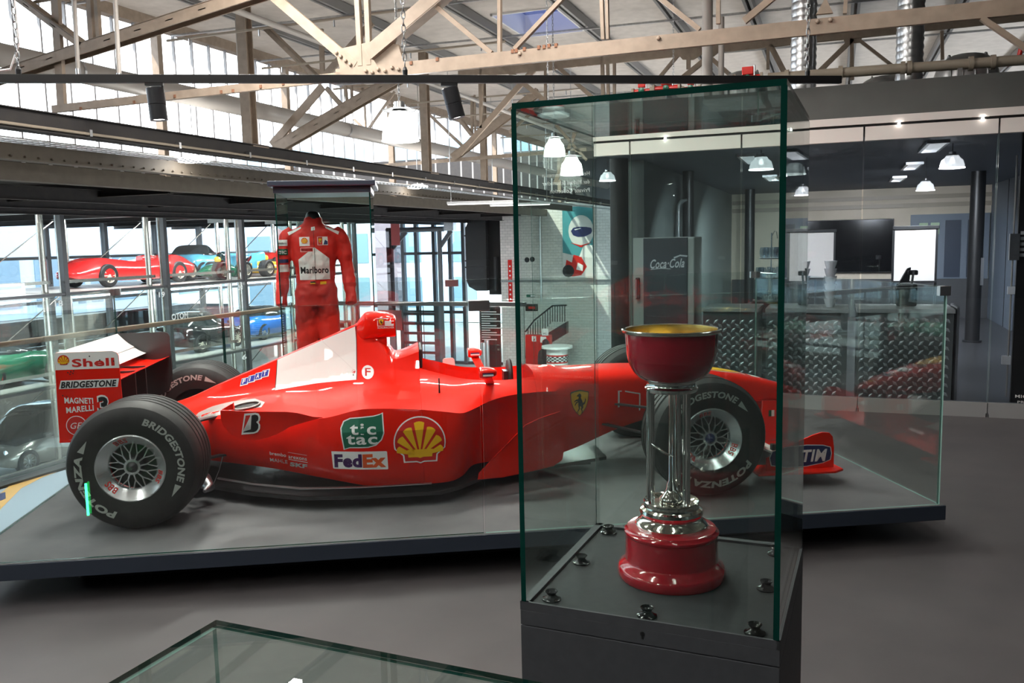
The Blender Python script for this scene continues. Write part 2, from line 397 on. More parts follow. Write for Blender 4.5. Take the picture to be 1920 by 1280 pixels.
t1, L1 = truss('roof_truss', 'near beige steel truss whose tie beam crosses above the trophy case', 7.9,
    [('tie_beam', (100, 205), (640, 144), 13, 'bar'), ('tie_beam', (632, 142), (2050, -2), 23, 'bar'), ('rafter', (-140, 190), (470, -6), 17, 'lat')],
    [('diagonal', (42, 0), (160, 88), 9, 'lat'), ('post', (168, -10), (173, 76), 9, 'bar'), ('post', (181, -10), (186, 72), 7, 'bar'), ('post', (104, -10), (117, 204), 15, 'bar'),
     ('diagonal', (505, -14), (667, 124), 17, 'bar'), ('post', (670, -10), (677, 124), 9, 'bar'), ('post', (688, -10), (693, 122), 9, 'bar'), ('diagonal', (836, -16), (696, 102), 24, 'lat'),
     ('post', (937, -5), (937, 98), 6, 'bar'), ('diagonal', (1056, -4), (965, 92), 7, 'bar'), ('diagonal', (812, 8), (922, 100), 8, 'bar'), ('post', (1128, -5), (1131, 74), 6, 'bar'), ('post', (1138, -5), (1140, 74), 5, 'bar'),
     ('diagonal', (1236, -4), (1312, 56), 8, 'bar'), ('post', (1347, -4), (1347, 45), 7, 'bar'), ('diagonal', (1450, -5), (1395, 40), 11, 'bar'), ('diagonal', (1840, 34), (1925, 92), 8, 'bar'), ('post', (1586, -4), (1584, 26), 6, 'bar')],
    [[(629, 92), (642, 140), (762, 128), (748, 84), (700, 78), (640, 92)], [(1530, 28), (1548, -4), (1562, 25)]])
mb = MB()
for px, py in ((504+130, 100), (642, 107), (651, 115), (660, 122), (689, 134), (701, 137), (712, 131), (725, 134), (738, 128), (750, 131), (977, 102), (1236, 73), (1533, 42), (1557, 39)):
    p = L1(px, py) + Vector((0, -.03, 0)); MB().lathe([(.0, -.022), (.014, -.018), (.02, -.006), (.02, 0)], 8, p, 'Y').build('rivet_head', 'steel_paint', t1)

for px, py in ((773, 119), (822, 112), (963, 97), (970, 96), (985, 93), (1012, 90), (1022, 89), (1031, 87), (1044, 86), (418, 173), (440, 171), (492, 163), (534, 157), (255, 192), (205-50, 204), (331, 181)):
    p = L1(px, py); MB().box((p.x, p.y - .02, p.z), (.028, .03, .034)).build('rusty_bolt', 'rust', t1)
truss('roof_truss', 'second steel truss back with its tie beam showing just below the near one', 14.1,
    [('tie_beam', (860, 141), (2050, 16), 15, 'bar'), ('rafter', (520, 278), (760, 140), 19, 'lat')],
    [('diagonal', (1012, 118), (862, 288), 10, 'bar'), ('diagonal', (1040, 120), (1118, 189), 7, 'bar'), ('diagonal', (943, 125), (1032, 197), 8, 'bar'), ('post', (902, 130), (902, 240), 5, 'bar'), ('post', (1023, 128), (1023, 192), 5, 'bar'),
     ('post', (1129, 104), (1131, 188), 6, 'bar'), ('post', (1139, 104), (1141, 186), 5, 'bar'), ('post', (1152, 108), (1152, 186), 5, 'bar'), ('diagonal', (605, 162), (510, 272), 14, 'bar'), ('post', (648, 160), (651, 195), 4, 'bar'), ('post', (659, 160), (661, 193), 3, 'bar'),
     ('diagonal', (612, 165), (642, 200), 8, 'bar'), ('diagonal', (735, 0), (606, 146), 12, 'bar'), ('post', (600, -4), (605, 142), 8, 'bar'), ('diagonal', (474, 28), (592, 144), 8, 'lat'), ('diagonal', (1276, 98), (1236, 146), 6, 'bar'), ('diagonal', (1350, 90), (1275, 150), 9, 'bar'), ('post', (1291, 98), (1291, 130), 7, 'bar'), ('diagonal', (1300, 80), (1382, 152), 7, 'bar'),
     ('post', (1440, 88), (1440, 130), 5, 'bar'), ('diagonal', (1444, 84), (1478, 150), 9, 'bar'), ('diagonal', (1600, 72), (1530, 140), 8, 'bar'), ('post', (1597, 70), (1598, 150), 6, 'bar'), ('diagonal', (1612, 76), (1675, 125), 5, 'bar'), ('post', (1766, 58), (1767, 112), 5, 'bar')],
    [[(1004, 134), (1000, 122), (1052, 116), (1040, 132)], [(1270, 100), (1330, 94), (1300, 112), (1280, 112)], [(1580, 68), (1618, 64), (1614, 80), (1584, 82)], [(636, 196), (640, 206), (664, 204), (662, 190), (650, 196)]])
truss('roof_truss', 'third steel truss back seen between the spotlight and the glass case', 20.5,
    [('tie_beam', (700, 312), (1100, 280), 6, 'bar'), ('rafter', (850, 296), (1010, 172), 14, 'lat')],
    [('diagonal', (1012, 198), (955, 248), 5, 'bar'), ('diagonal', (800, 210), (876, 282), 5, 'bar'), ('diagonal', (850, 208), (886, 254), 6, 'lat'), ('post', (885, 180), (885, 252), 5, 'bar'), ('post', (890, 178), (891, 252), 3, 'bar'), ('diagonal', (1030, 220), (1100, 300), 5, 'bar'), ('diagonal', (1040, 345), (1078, 250), 7, 'bar'),
     ('diagonal', (740, 172), (688, 246), 4, 'bar'), ('diagonal', (664, 224), (690, 248), 4, 'bar'), ('post', (682, 160), (686, 246), 3, 'bar')],
    [])
# columns of the clerestory frame
for k, (x0, y0, x1, y1, w) in enumerate(((451, 10, 470, 272, .17), (786, 140, 800, 300, .17), (905, 220, 908, 320, .15))):
    p = atX(x1, y1, -8.62)
    c = thing('steel_column', ['beige steel column standing on the girder above the left end of the near truss', 'beige steel column on the girder behind the hanging white lamp', 'slim beige steel column on the girder deep in the nave'][k], 'column', (p.x, p.y, 3.2))
    MB().ibeam((0, 0, 0), (0, 0, 2.7), w, w, .02, (0, 1, 0)).build('shaft', 'steel_paint', c); MB().bb((-.2, -.2, -.02), (.2, .2, .02)).build('base_plate', 'steel_paint', c)

# ================================================================ linear lamps hung over the gallery; the two nearest rows are added fill
def linear_lamp(x, y, z, lab, w=300):
    t = thing('linear_lamp', lab, 'lamp', (x, y, z), 0, 'linear lamps hung over the gallery')
    MB().bb((-.06, -.75, .02), (.06, .75, .09)).build('housing', 'galv', t); MB().bb((-.05, -.74, .0), (.05, .74, .02)).build('diffuser', 'lamp_emit', t)
    for q in (-.6, .6): MB().cyl((0, q, .09), (0, q, roof_z(x) - z), .004, n=6).build('wire', 'galv', t)
    l = bpy.data.lights.new('tube_light', 'AREA'); l.shape = 'RECTANGLE'; l.size = .10; l.size_y = 1.48; l.energy = w; l.color = (1, .95, .88)
    o = bpy.data.objects.new('tube_light', l); COL.objects.link(o); o.parent = t; o.location = (0, 0, -.005)
NM = {-5.2: ('atrium edge', 2.0), -2.4: ('middle', 1.0), .4: ('right-hand', .06)}
for x in NM:
    for y, nm, e in ((-3.6, 'behind the viewer', 22), (.4, 'above the near floor', 14), (3.4, 'above the near side of the racing car', 34), (6.4, 'above the far side of the racing car', 56)): linear_lamp(x, y, 4.7, 'linear lamp of the %s row %s' % (NM[x][0], nm), e * NM[x][1])
# ================================================================ balustrade at the edge of the gallery
bal = thing('balustrade', 'glass balustrade with a slim brown handrail along the gallery edge', 'balustrade', (-5.47, 0, 0))
pm('wood_rail', (.20, .15, .11), .45)
for k in range(-5, 7):
    y0 = .43 + k * 1.24; pane('glass_panel', (0, y0 + .01, .03), (0, y0 + 1.23, .03), .93, .016, bal, 'glass', 'glass_edge')
    MB().bb((-.03, y0 - .02, 0), (.03, y0 + .02, .12)).build('foot_clamp', 'alu', bal)
MB().bb((-.022, -6.2, .965), (.022, 8.30, 1.003)).build('handrail', 'wood_rail', bal, bevel=.006)
MB().bb((-.12, -6.9, 0), (.10, 8.4, .02)).build('edge_trim', 'black', bal)
bal2 = thing('balustrade', 'short glass balustrade with a grey rail beside the meeting room corner', 'balustrade', (-5.43, 8.36, 0))
for k in range(2): pane('glass_panel', (.03 + k * 1.2, 0, .03), (1.2 + k * 1.2, 0, .03), .92, .016, bal2, 'glass', 'glass_edge')
MB().bb((.0, -.03, .955), (2.42, .03, .998)).build('handrail', 'mullion', bal2)
# printed floor graphic between the platform and the gallery edge
pm('print_blue', (.30, .38, .47), .35); pm('print_yellow', (.62, .36, .10), .35)
fg_ = thing('floor_graphic', 'pale blue floor print with a yellow car shape beside the platform end', 'floor graphic', (0, 0, 0))
MB().bb((-5.36, 3.42, 0), (-4.25, 6.4, .003)).build('sheet', 'print_blue', fg_)
for pts, mt, h in (([(-20, 950), (0, 925), (30, 900), (70, 884), (120, 872), (128, 876), (80, 894), (40, 915), (10, 945), (-20, 975)], 'print_yellow', .004), ([(-4, 926), (10, 922), (11, 934), (-4, 940)], 'd_navy', .005), ([(-20, 905), (15, 892), (24, 897), (0, 912), (-20, 920)], 'black', .005)):
    V3 = [atZ(a, b, h) for a, b in pts]; n = len(V3); MB().add(V3 + [v - Vector((0, 0, .002)) for v in V3], [tuple(range(n)), tuple(range(2*n - 1, n - 1, -1))] + [(i, (i+1) % n, n + (i+1) % n, n + i) for i in range(n)]).build('print_shape', mt, fg_)
# ================================================================ platform of the racing car, in the car's own axes
CAR0 = Vector((-3.6793, 3.9859, 0.2086)); CARA = 0.48376
ZP = CAR0.z
plat = thing('display_platform', 'dark grey display platform with a navy edge floating above the floor', 'platform', (CAR0.x, CAR0.y, 0), CARA)
U0, U1, V0, V1 = -.70, 4.155, -1.225, 1.225
MB().bb((U0, V0 + .006, ZP - .02), (U1, V1, ZP)).build('top_board', 'platform_top', plat)
MB().bb((U0, V0, ZP - .078), (U1, V0 + .02, ZP - .002)).build('front_edge', 'platform_edge', plat, bevel=.002)
MB().bb((U1 - .02, V0 + .02, ZP - .078), (U1 + .001, V1, ZP - .002)).build('end_edge', 'platform_edge', plat)
MB().bb((U0 - .001, V0 + .02, ZP - .078), (U0 + .02, V1, ZP - .002)).build('end_edge', 'platform_edge', plat)
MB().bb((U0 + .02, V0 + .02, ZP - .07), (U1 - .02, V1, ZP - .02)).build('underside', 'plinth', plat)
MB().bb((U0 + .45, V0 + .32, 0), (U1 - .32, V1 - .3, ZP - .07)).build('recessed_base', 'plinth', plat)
# glass fence standing on the platform
fen = thing('glass_enclosure', 'low frameless glass enclosure around the red racing car', 'glass enclosure', (CAR0.x, CAR0.y, ZP), CARA)
g0, g1, gh = -.685, 4.13, 1.14
pane('glass_panel', (g0, -1.2, .001), (1.735, -1.2, .001), gh, .012, fen)
pane('glass_panel', (1.745, -1.2, .001), (g1, -1.2, .001), gh, .012, fen, edge='glass_edge_pale')
pane('glass_panel', (g0, 1.2, .001), (1.735, 1.2, .001), gh, .012, fen)
pane('glass_panel', (1.745, 1.2, .001), (g1, 1.2, .001), gh, .012, fen)
pane('glass_panel', (g1, -1.19, .001), (g1, 1.19, .001), gh, .012, fen, edge='glass_edge_pale')
pane('glass_panel', (g0, -1.19, .001), (g0, 1.19, .001), gh, .012, fen)
for u, v in ((1.74, -1.2), (1.74, 1.2)): MB().bb((u - .05, v - .014, gh - .048), (u + .05, v + .014, gh + .003)).build('clip', 'alu', fen, bevel=.002)
for u, v in ((g1, -1.2), (g1, 1.2), (g0, 1.2), (g0, -1.2)):
    s = 1 if u < 1 else -1; w = 1 if v < 0 else -1
    m = MB().bb((u - .014, v - .014, gh - .045), (u + s * .045, v + .014, gh + .003)); m.bb((u - .014, v - .014, gh - .045), (u + .014, v + w * .045, gh + .003)); m.build('corner_clip', 'alu', fen)
MB().bb((-.095, -1.212, .205), (-.086, -1.208, .355)).build('green_reflection', 'green_glow', fen)  # glowing strip stands in for a green lamp's reflection in the glass
# ================================================================ trophy case
ca = R(-2.4); cs = thing('trophy_case', 'tall glass showcase on a dark grey cabinet holding the maroon trophy', 'showcase', (-.392, 2.205, 0), ca)
hx, hy, zb, zt = .31, .316, .735, 1.927
MB().bb((-hx, -hy, 0), (hx, hy, zb - .062)).build('cabinet', 'plinth_grey', cs, bevel=.002)
MB().bb((-hx, -hy, zb - .060), (hx, hy, zb - .022)).build('drawer_front', 'plinth_grey', cs, bevel=.0015)
m = MB(); w = .022
m.bb((-hx, -hy, zb - .022), (hx, -hy + .006, zb)); m.bb((-hx, hy - w, zb - .022), (hx, hy, zb)); m.bb((-hx, -hy, zb - .022), (-hx + w, hy, zb)); m.bb((hx - .008, -hy, zb - .022), (hx, hy, zb))
m.build('top_frame', 'plinth_grey', cs)
MB().bb((-hx + .026, -hy + .010, zb - .03), (hx - .012, hy - .026, zb - .006)).build('display_board', 'case_board', cs)
m = MB(); m.cyl((0, -hy - .0015, zb - .034), (0, -hy + .002, zb - .034), .0055, n=12); m.bb((-.0022, -hy - .0015, zb - .046), (.0022, -hy, zb - .034)); m.build('keyhole', 'black', cs)
gx, gy = hx - .009, hy - .009; T_ = .013
pane('glass_front', (-gx + .007, -gy, zb - .015), (gx - .007, -gy, zb - .015), zt - zb + .015, T_, cs, 'glass_case', 'clear')
pane('glass_back', (-gx - .0065, gy, zb - .015), (gx + .0065, gy, zb - .015), zt - zb + .015, .007, cs, 'glass_case', 'glass_edge_pale')
pane('glass_side', (-gx, -gy - .0065, zb - .015), (-gx, gy - .005, zb - .015), zt - zb + .015, T_, cs, 'glass_case', 'glass_edge', end='clear')
pane('glass_side', (gx, -gy - .0065, zb - .015), (gx, gy - .005, zb - .015), zt - zb + .015, T_, cs, 'glass_case', 'glass_edge', end='clear')
b = MB(); b.add([(-gx - .005, -gy - .005, zt), (gx + .005, -gy - .005, zt), (gx + .005, gy + .005, zt), (-gx - .005, gy + .005, zt), (-gx - .005, -gy - .005, zt + .014), (gx + .005, -gy - .005, zt + .014), (gx + .005, gy + .005, zt + .014), (-gx - .005, gy + .005, zt + .014)], [(3,2,1,0),(4,5,6,7)], 0)
b.add(b.v[:8], [(0,1,5,4),(1,2,6,5),(2,3,7,6),(3,0,4,7)], 1); b.build('glass_top', ['glass_case', 'glass_edge'], cs)
# black suction feet lying on the board
for k, (x, y, lb) in enumerate(((-.633, 2.469, 'black rubber suction cup in the far corner left of the trophy'), (-.644, 2.206, 'black rubber suction cup midway along the side left of the trophy'), (-.648, 1.948, 'black rubber suction cup in the front corner left of the trophy'), (-.402, 1.927, 'black rubber suction cup in front of the trophy above the keyhole'), (-.153, 1.913, 'black rubber suction cup in the front corner right of the trophy'), (-.147, 2.174, 'black rubber suction cup midway along the side right of the trophy'), (-.139, 2.433, 'black rubber suction cup in the far corner right of the trophy'))):
    o = thing('suction_cup', lb, 'suction cup', (x, y, zb - .006), .3 + k, 'black suction cups around the trophy')
    MB().lathe([(0, .001), (.024, .0), (.024, .003), (.017, .006), (.012, .011), (.010, .013), (0, .014)], 20).build('cup', 'black_gloss', o, smooth=40)
    MB().lathe([(.009, .012), (.011, .014), (.0165, .022), (.015, .023), (.008, .016), (0, .015)], 20).build('flare', 'black_gloss', o, smooth=40)
# ================================================================ low case in the foreground
lc = thing('low_case', 'low glass display case whose top corner shows in the foreground', 'showcase', (-1.118, 1.283, 0), R(-2.2))
W, D = .74, .75
MB().bb((0, -D, 0), (W, 0, .42)).build('cabinet', 'plinth_grey', lc)
pane('glass_panel', (0, -.006, .42), (W, -.006, .42), .47, .010, lc, 'glass_case'); pane('glass_panel', (.006, -.012, .42), (.006, -D, .42), .47, .010, lc, 'glass_case', 'glass_edge_pale'); pane('glass_panel', (W - .006, -.012, .42), (W - .006, -D, .42), .47, .010, lc, 'glass_case'); pane('glass_panel', (0, -D, .42), (W, -D, .42), .47, .010, lc, 'glass_case')
b = MB(); z = .89; b.add([(0, 0, z), (W, 0, z), (W, -D, z), (0, -D, z), (0, 0, z + .01), (W, 0, z + .01), (W, -D, z + .01), (0, -D, z + .01)], [(0,1,2,3),(4,5,6,7)], 0); b.add(b.v[:8], [(0,1,5,4),(1,2,6,5),(2,3,7,6),(3,0,4,7)], 1)
b.build('glass_top', ['glass_case', 'glass_edge'], lc)
# ================================================================ trophy
tr = thing('trophy', 'maroon bowl trophy with gold lining on silver columns and a round maroon base', 'trophy', (-.393, 2.2, zb - .006), 0)
MB().lathe([(0, 0), (.139, 0), (.142, .006), (.142, .022), (.138, .030), (.131, .034), (.128, .040), (.123, .044), (.121, .050), (.121, .115), (.124, .119), (.124, .124), (.118, .129), (.116, .134), (.108, .137), (0, .137)], 64).build('wooden_base', 'maroon_wood', tr, smooth=35)
MB().lathe([(0, .137), (.094, .137), (.095, .143), (.091, .149), (.083, .155), (.079, .163), (.081, .168), (.0835, .175), (.081, .183), (.073, .188), (.071, .196), (.073, .203), (.071, .206), (.066, .203), (.060, .198), (0, .197)], 64).build('silver_foot', 'silver', tr, smooth=35)
MB().lathe([(0, .197), (.030, .197), (.031, .203), (.029, .212), (.020, .222), (.013, .235), (.011, .250), (.007, .258), (.0062, .40), (.0055, .508), (0, .508)], 32).build('centre_stem', 'silver', tr, smooth=35)
for a, ro in ((204, 0), (324, 0), (84, 0)):
    x, y = .055 * math.cos(R(a)), .055 * math.sin(R(a)); p = []
    for i in range(24): p.append((.0098 + (.0006 if i % 2 else -.0006)))
    mb = MB(); vs = []
    for h in (.197, .500): vs += [(x + p[i] * math.cos(2*PI*i/24), y + p[i] * math.sin(2*PI*i/24), h) for i in range(24)]
    mb.add(vs, [(i, (i+1) % 24, 24 + (i+1) % 24, 24 + i) for i in range(24)]); mb.build('fluted_column', 'chrome', tr, smooth=20)
MB().lathe([(0, .498), (.066, .498), (.0685, .503), (.0685, .508), (.064, .512), (.0615, .518), (.063, .526), (.068, .531), (0, .531)], 48).build('collar', 'chrome', tr, smooth=35)
MB().lathe([(.05, .524), (.068, .527), (.083, .534), (.098, .549), (.109, .570), (.1155, .597), (.118, .630), (.119, .652)], 64).build('bowl', 'maroon_bowl', tr, smooth=60)
MB().lathe([(.119, .650), (.1245, .652), (.1275, .656), (.1275, .660), (.1235, .662), (.1175, .660)], 64).build('rim', 'silver', tr, smooth=60)
MB().lathe([(.1178, .660), (.1165, .652), (.1155, .630), (.112, .597), (.105, .571), (.094, .552), (.078, .540), (.04, .534), (0, .533)], 64).build('bowl_lining', 'gold', tr, smooth=60)
o = MB(); o.tube([(-.055, -.028, .365), (-.035, -.03, .352), (-.012, -.032, .339), (.012, -.032, .331)], [.0012, .0032, .0034, .0012], 8); o.build('winding_ribbon', 'chrome', tr, smooth=60)
# ================================================================ red racing car (own axes: x forward, -y towards the camera, z up)
car = thing('racing_car', 'red and white single-seater racing car with sponsor lettering on the platform', 'racing car', CAR0, CARA)
def loft(stations, n, mb, cap0=False, cap1=False):
    """half-sections (y, z) mirrored and joined along x"""
    flat = [(u,) + tuple(c for p in pts for c in p) for u, pts in stations]
    rings = []
    for f in catmull(flat, n):
        h = [(f[0], f[1 + 2*i], f[2 + 2*i]) for i in range((len(f) - 1) // 2)]
        rings.append([(u, -y, z) for u, y, z in h] + [(u, y, z) for u, y, z in h[-2:0:-1]])
    m = len(rings[0]); base = len(mb.v); mb.v += [p for r in rings for p in r]; F = []
    for i in range(len(rings) - 1):
        for k in range(m): F.append((base + i*m + k, base + i*m + (k+1) % m, base + (i+1)*m + (k+1) % m, base + (i+1)*m + k))
    if cap0: F.append(tuple(base + k for k in range(m)))
    if cap1: F.append(tuple(base + (len(rings)-1)*m + k for k in range(m - 1, -1, -1)))
    mb.f += F; mb.mi += [mb.cur] * len(F); return mb
REAR = [
 (-.25, [(0,.46),(.05,.46),(.08,.45),(.09,.43),(.10,.41),(.105,.39),(.11,.37),(.11,.35),(.11,.33),(.11,.30),(.10,.27),(0,.26)]),
 (.05, [(0,.52),(.03,.515),(.07,.49),(.11,.465),(.15,.445),(.18,.43),(.20,.415),(.215,.39),(.22,.34),(.215,.27),(.19,.22),(0,.22)]),
 (.30, [(0,.622),(.022,.617),(.045,.575),(.075,.535),(.13,.512),(.20,.50),(.27,.49),(.32,.455),(.33,.38),(.32,.27),(.28,.20),(0,.19)]),
 (.62, [(0,.750),(.018,.744),(.05,.665),(.085,.590),(.16,.553),(.28,.530),(.40,.505),(.47,.470),(.49,.38),(.48,.25),(.44,.185),(0,.17)]),
 (.90, [(0,.862),(.02,.856),(.06,.73),(.105,.628),(.20,.570),(.34,.540),(.50,.515),(.60,.485),(.63,.39),(.625,.23),(.58,.155),(0,.14)]),
 (1.09, [(0,.937),(.025,.932),(.08,.78),(.14,.665),(.24,.60),(.38,.573),(.54,.563),(.655,.53),(.685,.42),(.68,.21),(.64,.125),(0,.12)]),
 (1.16, [(0,.90),(.04,.895),(.10,.79),(.155,.68),(.25,.61),(.39,.585),(.555,.572),(.665,.54),(.695,.42),(.688,.205),(.65,.115),(0,.11)]),
 (1.28, [(0,.80),(.10,.80),(.165,.765),(.20,.69),(.27,.622),(.40,.590),(.56,.572),(.67,.538),(.70,.42),(.695,.20),(.66,.11),(0,.10)]),
 (1.33, [(0,.757),(.13,.755),(.195,.742),(.225,.69),(.28,.63),(.405,.592),(.563,.570),(.672,.535),(.70,.42),(.695,.20),(.66,.11),(0,.10)]),
 (1.46, [(0,.80),(.16,.798),(.222,.785),(.252,.69),(.30,.632),(.41,.590),(.57,.563),(.675,.525),(.70,.42),(.695,.20),(.665,.11),(0,.10)])]
TUB = [
 (1.461, [(0,.40),(.14,.40),(.215,.42),(.252,.69),(.30,.632),(.41,.590),(.57,.563),(.675,.525),(.70,.42),(.695,.20),(.665,.11),(0,.10)]),
 (1.60, [(0,.38),(.14,.38),(.218,.40),(.262,.650),(.30,.610),(.42,.577),(.57,.545),(.672,.505),(.695,.41),(.69,.20),(.66,.115),(0,.10)]),
 (1.68, [(0,.38),(.14,.38),(.218,.40),(.265,.628),(.30,.597),(.42,.568),(.56,.538),(.655,.492),(.668,.42),(.63,.22),(.55,.115),(0,.10)]),
 (1.75, [(0,.38),(.14,.38),(.218,.40),(.265,.614),(.30,.590),(.40,.565),(.52,.538),(.59,.500),(.55,.45),(.44,.29),(.36,.12),(0,.10)]),
 (1.85, [(0,.38),(.14,.38),(.218,.40),(.265,.606),(.295,.588),(.36,.567),(.44,.545),(.485,.520),(.42,.47),(.345,.32),(.30,.12),(0,.10)]),
 (1.98, [(0,.38),(.14,.38),(.218,.40),(.262,.602),(.285,.588),(.325,.571),(.37,.553),(.40,.533),(.35,.48),(.31,.32),(.27,.12),(0,.10)]),
 (2.14, [(0,.38),(.12,.38),(.20,.40),(.248,.612),(.27,.592),(.292,.573),(.32,.553),(.345,.535),(.315,.48),(.285,.31),(.25,.12),(0,.10)])]
NOSE = [
 (2.141, [(0,.640),(.12,.637),(.20,.628),(.248,.612),(.27,.592),(.292,.573),(.32,.553),(.345,.535),(.315,.48),(.285,.31),(.25,.12),(0,.10)]),
 (2.27, [(0,.646),(.06,.630),(.17,.618),(.226,.602),(.252,.586),(.27,.566),(.285,.545),(.30,.525),(.29,.44),(.272,.30),(.238,.13),(0,.10)]),
 (2.40, [(0,.620),(.09,.619),(.16,.613),(.21,.600),(.236,.586),(.25,.566),(.258,.54),(.262,.50),(.262,.42),(.25,.31),(.215,.16),(0,.13)]),
 (2.70, [(0,.626),(.08,.624),(.14,.618),(.185,.605),(.21,.590),(.225,.565),(.23,.53),(.23,.48),(.228,.42),(.22,.34),(.19,.27),(0,.25)]),
 (3.05, [(0,.612),(.065,.611),(.115,.606),(.15,.596),(.172,.580),(.185,.555),(.19,.52),(.19,.48),(.188,.44),(.18,.39),(.15,.345),(0,.335)]),
 (3.35, [(0,.578),(.055,.577),(.095,.572),(.122,.562),(.142,.548),(.152,.525),(.156,.495),(.155,.465),(.15,.435),(.14,.40),(.115,.375),(0,.365)]),
 (3.57, [(0,.530),(.05,.529),(.085,.524),(.105,.514),(.12,.500),(.128,.480),(.130,.455),(.128,.43),(.122,.408),(.11,.385),(.09,.37),(0,.362)]),
 (3.78, [(0,.470),(.04,.469),(.068,.464),(.085,.456),(.095,.443),(.10,.426),(.10,.405),(.097,.388),(.09,.374),(.08,.362),(.06,.354),(0,.35)]),
 (3.90, [(0,.425),(.025,.424),(.044,.419),(.054,.412),(.060,.402),(.062,.392),(.062,.380),(.058,.369),(.052,.361),(.043,.356),(.03,.352),(0,.35)]),
 (3.93, [(0,.405),(.015,.404),(.025,.401),(.030,.397),(.033,.392),(.034,.387),(.033,.381),(.030,.375),(.026,.370),(.020,.367),(.012,.365),(0,.364)])]
mb = MB(); loft(REAR, 6, mb, True, True); engine_cover = mb.build('engine_cover', 'f_red', car, smooth=42)
mb = MB(); loft(TUB, 6, mb); tub = mb.build('cockpit_tub', 'f_red', car, smooth=42)
mb = MB(); loft(NOSE, 6, mb, True, True); nose = mb.build('nose', 'f_red', car, smooth=42)
# intake above the driver's head
def ringloft(st, n, mb, k=20, e=3.2):
    rings = []
    for u, hw, z0, z1 in catmull(st, n):
        r = []
        for i in range(k):
            t = 2*PI*i/k; cx, sx = math.cos(t), math.sin(t)
            r.append((u, hw * math.copysign(abs(cx)**(2/e), cx), (z0+z1)/2 + (z1-z0)/2 * math.copysign(abs(sx)**(2/e), sx)))
        rings.append(r)
    b = len(mb.v); mb.v += [p for r in rings for p in r]; F = []
    for i in range(len(rings)-1):
        for j in range(k): F.append((b+i*k+j, b+i*k+(j+1) % k, b+(i+1)*k+(j+1) % k, b+(i+1)*k+j))
    F += [tuple(b + j for j in range(k)), tuple(b + (len(rings)-1)*k + j for j in range(k-1, -1, -1))]
    mb.f += F; mb.mi += [mb.cur]*len(F); return mb
mb = MB(); ringloft([(1.06, .012, .88, .925), (1.095, .04, .85, .948), (1.125, .07, .835, .985), (1.16, .095, .845, 1.012), (1.25, .115, .855, 1.010), (1.31, .12, .858, .992), (1.328, .117, .862, .975)], 5, mb)
airbox = mb.build('air_intake', 'f_red', car, smooth=50)
MB().bb((1.3285, -.095, .878), (1.3295, .095, .962)).build('intake_mouth', 'black', airbox)
mb = MB(); ringloft([(1.07, .04, .72, .84), (1.13, .065, .70, .87), (1.24, .085, .70, .88), (1.272, .08, .72, .87)], 4, mb); mb.build('intake_neck', 'f_red', car, smooth=50)
MB().bb((1.463, -.19, .68), (1.480, .19, .795)).build('headrest_pad', 'wall_dark', car, bevel=.008)
# cockpit: seat back, wheel, screen
MB().lathe([(.0, -.012), (.11, -.012), (.12, 0), (.11, .012), (0, .012)], 24, (2.02, 0, .575), 'X').build('steering_wheel', 'black', car, smooth=40)
MB().bb((1.98, -.05, .55), (2.01, .05, .62)).build('wheel_display', 'dark_metal', car)
MB().bb((1.47, -.2, .30), (1.52, .2, .62)).build('seat_back', 'black', car, bevel=.02)
mb = MB(); q = []
for i in range(13):
    a = PI * i / 12; q.append((2.18 - .07 * math.sin(a), -.16 * math.cos(a)))
vs = [(u, v, .620) for u, v in q] + [(u - .03, v * .9, .620 + .06 * math.sin(PI * i / 12)) for i, (u, v) in enumerate(q)]
mb.add(vs, [(i, i+1, 14+i, 13+i) for i in range(12)]); mb.build('windscreen', 'clear', car, smooth=60)
# far rim paddle seen above the cockpit
mb = MB(); mb.prism([(1.80, .60), (1.80, .655), (1.81, .665), (1.865, .667), (1.878, .655), (1.882, .60)], lambda a, b, t: (a - .18, t, b), .33, .335); mb.build('entry_plate', 'white', car)

